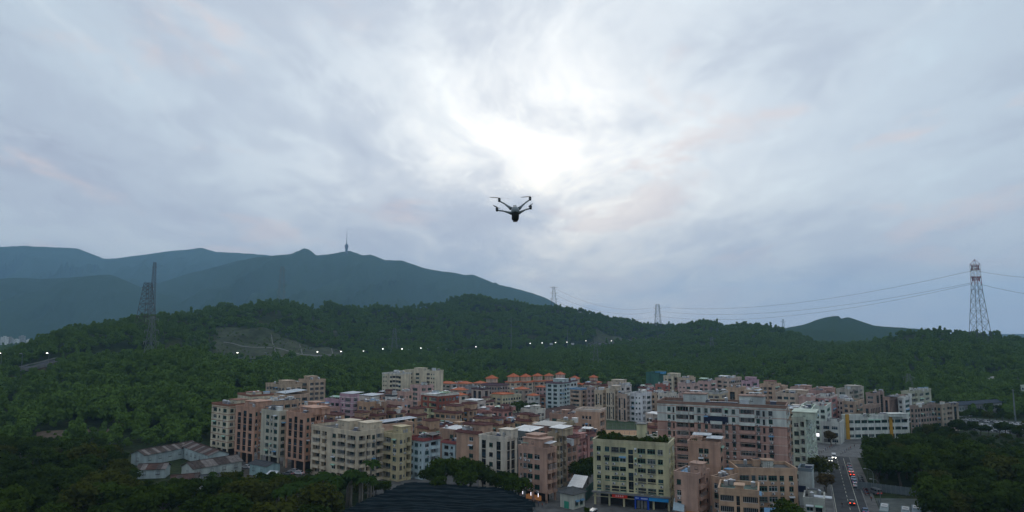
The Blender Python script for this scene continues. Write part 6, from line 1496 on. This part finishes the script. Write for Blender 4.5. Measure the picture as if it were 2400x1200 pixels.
# d = 1 drives away from the camera
on_road(106, -1.2, 0, 'white van with headlights on, coming from the plaza', -1, kind='van', lit='h'); on_road(97, -3.0, 0, 'white car beside the oncoming van', -1, lit='h')
for i, (s, pi, lb) in enumerate(((88, 5, 'grey car at the head of the waiting queue by the park'), (81, 3, 'blue car second in the waiting queue'), (75, 0, 'white car in the middle of the waiting queue'), (69, 4, 'dark red car with glowing tail lights in the queue'), (60, 6, 'pale blue car behind the glowing tail lights'), (54.5, 3, 'blue car near the end of the waiting queue'), (48.5, 0, 'white car at the end of the waiting queue'))):
    on_road(s, 3.8, pi, lb, 1, lit='t' if i in (2, 3) else 'x')
on_road(20, .9, 2, 'black car with red tail lights driving up the empty road', 1, lit='t')
on_road(10, 4.1, 3, 'dark blue car parked by the lot fence'); on_road(-1, 4.1, 1, 'silver car parked at the bottom of the road')
for i in range(38):
    q2 = random.Random(i * 7 + 3); r_, c_ = divmod(i, 13); px = 2262 + c_ * 12.5 + r_ * 4; D = (436, 418, 398)[r_] - c_ * 2.2; v = G(px, D)
    if r_ == 1 and 4 < c_ < 7: continue
    pi = q2.choice((0, 0, 0, 1, 1, 5, 2)); lb = '%s car in the %s row of the car park at the right edge' % ({0: 'white', 1: 'silver', 5: 'grey', 2: 'black'}[pi], ('back', 'middle', 'front')[r_])
    car(v.x, v.y, R(20) + (math.pi if q2.random() < .5 else 0), pi, lb, 'car park: ' + lb[:-33], simple=True)
v = G(1388, 214); car(v.x, v.y, R(150), 1, 'pale van parked left of the yellow block', kind='van')
for px, D, pi, lb in ((626, 240, 0, 'white car under the trees left of the palms'), (638, 236, 1, 'silver car behind the white one under the trees'), (700, 275, 0, 'white car in the yard below the salmon towers'), (688, 279, 1, 'silver car in the yard below the salmon towers'), (675, 274, 5, 'grey car at the yard entrance'), (1036, 253, 0, 'white car behind the dark net roof'), (577, 287, 0, 'white car between the old factory and the salmon towers')):
    v = G(px, D); car(v.x, v.y, R(70), pi, lb)
v = G(2052, 243); car(v.x, v.y, R(5), 5, 'small grey truck like van at the lot fence', kind='van')
# buses
def bus(px, D, c, rearc, label, board=False):
    v = G(px, D); e = empty('bus', (v.x, v.y, .03), -R(30)); tag(e, label, 'bus'); pm = mat('bus_' + c[0], c[1], .35, .08, .5, spec=.5); b = MB()
    extrude(b, [(-5.3, .35), (5.3, .35), (5.4, 1.0), (5.25, 2.9), (5.0, 3.1), (-5.2, 3.1), (-5.4, 2.8), (-5.4, .8)], 1.25, 1.15, 2.7, pm); b.build('body', e)
    b = MB(); b.box(-1.262, 1.262, -4.8, 4.6, 1.35, 2.35, CGL); b.build('window_band', e)
    b = MB(); b.box(-1.0, 1.0, -5.45, -5.38, 1.7, 2.5, CGL); b.build('rear_window', e)
    b = MB(); b.box(-1.22, 1.22, -5.46, -5.39, .7, 1.65, mat('bus_' + rearc[0], rearc[1], .4, .1, .5)); b.build('rear_panel', e)
    b = MB(); b.box(-.85, .85, -.5, 3.6, 3.1, 3.38, PWHT); b.build('roof_unit', e)
    b = MB(); b.box(-.6, .6, .9, 1.5, 3.38, 3.42, TYRE); b.build('roof_vent', e)
    for sx in (-1.1, 1.1):
        for yy in (-3.2, 3.4): link('wheel', WHB, e, (sx, yy, .5))
    for sx in (-.95, .95): b = MB(); b.box(sx - .18, sx + .18, -5.5, -5.46, .8, 1.1, TLO); b.build('taillight', e)
    if board: b = MB(); b.box(-.8, .8, -5.52, -5.46, 2.55, 2.95, mat('led_board', (.5, .1, .05), .5, 0, 1, emit=((1, .28, .10), 6))); b.build('led_board', e)
bus(2074, 213, ('grey_green', (.12, .17, .17)), ('amber', (.33, .20, .03)), 'bus with an amber yellow tail, leftmost in the lot')
bus(2124, 209.5, ('dark_teal', (.04, .09, .11)), ('dark_blue', (.03, .06, .12)), 'dark bus with a lit orange display at its tail', True)
bus(2149, 211, ('slate', (.05, .10, .14)), ('turquoise', (.05, .24, .24)), 'bus with a turquoise tail, rightmost in the lot')
# scooters along the park kerb
def scooter(x, y, rz, pi, label, group):
    e = empty('scooter', (x, y, .12), rz); tag(e, label, 'scooter', group); key = 'sc%d' % pi
    if key not in _cars:
        b = MB(); b.box(-.16, .16, -.75, .0, .32, .62, PAINT[pi]); b.box(-.14, .14, 0, .5, .26, .36, PAINT[pi]); b.box(-.17, .17, .42, .55, .3, .98, PAINT[pi])
        s = MB(); s.box(-.15, .15, -.72, -.05, .62, .74, TYRE); h = MB(); h.beam((-.34, .48, 1.02), (.34, .48, 1.02), .03, TYRE, 4); h.box(-.08, .08, .46, .58, .95, 1.1, HLO)
        _cars[key] = (b.mesh('body'), s.mesh('seat'), h.mesh('handlebar'), wheel_mesh(.24, .05))
    b, s, h, w = _cars[key]; link('body', b, e); link('seat', s, e); link('handlebar', h, e); link('wheel', w, e, (0, -.55, .22)); link('wheel', w, e, (0, .62, .22))
for i in range(22):
    p = road_pt(34 + i * 1.5 + rng.uniform(-.3, .3), 6.4 + rng.uniform(-.3, .3)); scooter(p.x, p.y, -R(23) + R(90) + rng.uniform(-.2, .2), *(lambda pi: (pi, {2: 'black', 5: 'grey', 3: 'blue', 1: 'silver', 4: 'red'}[pi] + ' scooter parked in the row along the park pavement', 'scooters along the park pavement'))(rng.choice((2, 5, 3, 1, 4))))
for i in range(8):
    p = road_pt(86 + i * 1.6, -7); scooter(p.x, p.y, -R(113), rng.choice((2, 5, 3)), 'scooter parked at the foot of the pale green office wing', 'scooters by the office wing')
# people
def person_mesh(step, shirt, pants):
    vs_ = [(0, 0, .95), (0, 0, 1.2), (0, 0, 1.42), (0, .01, 1.52), (0, .02, 1.62), (0, .02, 1.72), (-.1, 0, .88), (-.1, step * .18, .5), (-.1, step * .12 - .04, .07), (-.1, step * .12 + .1, .04), (.1, 0, .88), (.1, -step * .12, .5), (.1, -step * .3, .09), (.1, -step * .3 + .13, .05),
           (-.2, 0, 1.4), (-.25, -step * .08, 1.12), (-.23, step * .02 + .06, .88), (-.23, step * .03 + .09, .78), (.2, 0, 1.4), (.25, step * .08, 1.12), (.23, step * .14 + .04, .88), (.23, step * .15 + .07, .78)]
    ed = [(0, 1), (1, 2), (2, 3), (3, 4), (4, 5), (0, 6), (6, 7), (7, 8), (8, 9), (0, 10), (10, 11), (11, 12), (12, 13), (2, 14), (14, 15), (15, 16), (16, 17), (2, 18), (18, 19), (19, 20), (20, 21)]
    rad = [.14, .13, .14, .055, .09, .07, .09, .065, .045, .035, .09, .065, .045, .035, .06, .045, .035, .04, .06, .045, .035, .04]
    me = bpy.data.meshes.new('p'); me.from_pydata(vs_, ed, []); o = bpy.data.objects.new('p', me); col.objects.link(o); o.modifiers.new('s', 'SKIN'); o.modifiers.new('u', 'SUBSURF').levels = 1
    for i, r_ in enumerate(rad): me.skin_vertices[0].data[i].radius = (r_, r_ * .8)
    me.skin_vertices[0].data[0].use_root = True
    bpy.context.view_layer.update(); dg = bpy.context.evaluated_depsgraph_get(); m2 = bpy.data.meshes.new_from_object(o.evaluated_get(dg)); bpy.data.objects.remove(o)
    m2.materials.clear()
    for m in (shirt, pants, mat('skin', (.32, .18, .12), .6, .1, 3), mat('hair', (.012, .01, .01), .6, .1, 3)): m2.materials.append(m)
    for p in m2.polygons:
        c = p.center; p.material_index = 1 if c.z < .93 and abs(c.x) < .19 else (3 if c.z > 1.66 or (c.z > 1.55 and c.y < -.01) else (2 if c.z > 1.47 or (abs(c.x) > .19 and c.z < 1.15) else 0))
        p.use_smooth = True
    return m2
CL = [mat('cloth_%d' % i, c, .85, .1, 3) for i, c in enumerate(((.03, .03, .035), (.45, .45, .44), (.05, .09, .2), (.25, .05, .04), (.10, .10, .10), (.06, .07, .10)))]
PM = [person_mesh(1, CL[0], CL[5]), person_mesh(-.8, CL[1], CL[4]), person_mesh(.2, CL[2], CL[0]), person_mesh(.9, CL[3], CL[5])]
for i in range(16):
    p = road_pt(114 + (i * 37 % 30), -7 + (i * 53 % 17)); o = link('person', PM[i % 4], None, (p.x, p.y, .04), rng.uniform(0, 6.28)); tag(o, 'person in dark or light clothes walking on the plaza at the street end', 'person', 'people on the plaza')
for s, off, k, lb in ((84, -1.0, 0, 'person in black crossing the road beside the queue'), (79, 1.2, 2, 'person in blue standing beside the waiting cars'), (72, -2.4, 1, 'person in a white shirt walking in the left lane'), (36, -6.8, 0, 'person in black on the left pavement'), (14, -2.2, 0, 'person in black walking behind the black car'), (26, 7.0, 3, 'person in a red top by the lot fence')):
    p = road_pt(s, off); tag(link('person', PM[k], None, (p.x, p.y, .03 if abs(off) < 5.2 else .12), rng.uniform(0, 6.28)), lb, 'person')
for i, (px, D) in enumerate(((1248, 228), (1254, 231), (1262, 226), (1271, 224), (1280, 228), (1292, 236))):
    v = G(px, D); tag(link('person', PM[i % 4], None, (v.x, v.y, .03), i * 1.3), 'person standing at the lit shop front below the pink corner block', 'person', 'people at the lit shop')
# far town at the left edge
for i in range(14):
    t = G(-60 + i * 9.5 + (i % 3) * 3, 2350 + (i * 71 % 430), 0); e = empty('distant_block', (t.x, t.y, gz(t.x, t.y))); tag(e, 'tiny pale tower block of the far town at the left edge', 'building', 'far town blocks')
    h = 12 + (i * 29 % 17); w = 5 + i % 4; M = [wall_mat(GRY), WHITE, wall_mat((.3, .3, .29))][i % 3]; b = MB(); b.box(-w, w, -w, w, -6, h, M); b.build('wall', e)
    b = MB(); b.box(-3, 4, -3, 3, h, h + 4, M); b.box(-w - .5, w + .5, -w - .5, w + .5, h - .1, h + .9, M); b.build('roof', e)
    its = []
    for f in range(int(h / 4)):
        for k in range(4): its.append(('w', window_meshes(2.6, 1.8, 1, True)[0], (-w + (k + .5) * w / 2, -w - .02, f * 4 + 1.2), 0))
    join_meshes('window_rows', its, e)
# ------------------------------------------------------------------ drone hovering ahead of the camera
DR = mat('drone_grey', (.20, .235, .245), .45, .08, 8); DK = mat('drone_black', (.012, .016, .016), .4, .1, 8); LED = mat('drone_led', (.5, .9, .9), .3, 0, 1, emit=((.55, 1.0, .95), 5)); BLADE = mat('propeller', (.20, .21, .22), .4, .1, 8)
DD_ = 7.5; k0 = 1 / 1600 * DD_
dc = P(1208, 494, DD_); de = empty('quadcopter_drone', dc); tag(de, 'dark grey quadcopter drone hovering in the middle of the sky', 'drone')
def dp(X_, Y_, d): return Vector(((X_ - 880) / 10 * k0, d, (740 - Y_) / 10 * k0))
b = MB(); b.tube([dp(865, 618, .10), dp(868, 640, .085), dp(872, 690, .05), dp(875, 730, 0), dp(880, 790, -.05), dp(880, 830, -.06)], [.014, .019, .043, .047, .046, .040], DR, 14, 1.0); b.build('body', de, smooth=True)
b = MB(); b.tube([dp(880, 780, -.045), dp(880, 800, -.052), dp(878, 880, -.05), dp(875, 955, -.045), dp(872, 985, -.04)], [.036, .0415, .0415, .040, .033], DK, 12); bat = b.build('battery', de)
b = MB(); b.box(-.026, .022, -.075, -.015, -.1285, -.112, DK); b.build('gimbal_camera', de)
b = MB(); c = dp(888, 725, -.052); b.tube([c, c + Vector((0, -.006, 0))], [.0045, .0045], LED, 10); b.build('status_light', de)
b = MB(); c = dp(866, 605, .1); b.box(c.x - .017, c.x + .017, c.y - .02, c.y + .02, c.z - .012, c.z + .014, DR); b.build('sensor_head', de)
for (bx, by, bd, mx, my, md, rot) in ((775, 665, .06, 492, 425, .13, 20), (965, 668, .06, 1236, 390, .13, -25), (790, 812, -.03, 447, 738, -.09, 70), (965, 800, -.03, 1236, 690, -.09, 100)):
    a_, m_ = dp(bx, by, bd), dp(mx, my, md); mid = a_.lerp(m_, .55); t = MB(); t.tube([a_, a_.lerp(m_, .2), mid, m_ - Vector((0, 0, .012))], [.021, .0135, .008, .008], DR, 8); arm = t.build('arm', de, smooth=True)
    t = MB(); t.tube([m_ + Vector((0, 0, -.024)), m_ + Vector((0, 0, -.020)), m_ + Vector((0, 0, -.004)), m_ + Vector((0, 0, -.002)), m_ + Vector((0, 0, .018)), m_ + Vector((0, 0, .022))], [.009, .0135, .0135, .0155, .0145, .008], DK, 12); t.build('motor', arm)
    t = MB(); t.tube([m_ + Vector((0, 0, -.004)), m_ + Vector((0, 0, .004))], [.0158, .0158], DR, 12); t.build('motor_ring', arm)
    for s in (0, 180):
        t = MB(); an_ = R(rot + s); d = Vector((math.cos(an_), math.sin(an_), 0)); w = Vector((-d.y, d.x, 0)); o = m_ + Vector((0, 0, .0235)); pr_ = None
        for u, ww in ((.0, .004), (.25, .0095), (.6, .008), (1.0, .003)):
            c = (o + d * .115 * u + w * ww + Vector((0, 0, .002)), o + d * .115 * u - w * ww - Vector((0, 0, .001)))
            if pr_: t.poly([pr_[0], pr_[1], c[1], c[0]], BLADE); t.poly([x + Vector((0, 0, -.0012)) for x in (c[0], c[1], pr_[1], pr_[0])], BLADE)
            pr_ = c
        t.build('propeller_blade', arm)
    t = MB(); c = a_.lerp(m_, .62); t.beam(c, c + Vector((0, 0, .013)), .0022, DR, 6); t.build('antenna_fin', arm)
# ------------------------------------------------------------------ haze
hz = bpy.data.materials.new('haze_air'); hz.use_nodes = True; ht = hz.node_tree; ht.nodes.clear()
pv = N(ht, 'ShaderNodeVolumePrincipled'); pv.inputs['Color'].default_value = (.38, .685, 1.0, 1); pv.inputs['Density'].default_value = 0.85e-4; pv.inputs['Anisotropy'].default_value = .35
ho = N(ht, 'ShaderNodeOutputMaterial'); ht.links.new(pv.outputs[0], ho.inputs['Volume'])
hb = MB(); hb.box(-12600, 12600, -12600, 12600, -6, 900, hz)
haze = hb.build('haze'); tag(haze, kind='stuff')
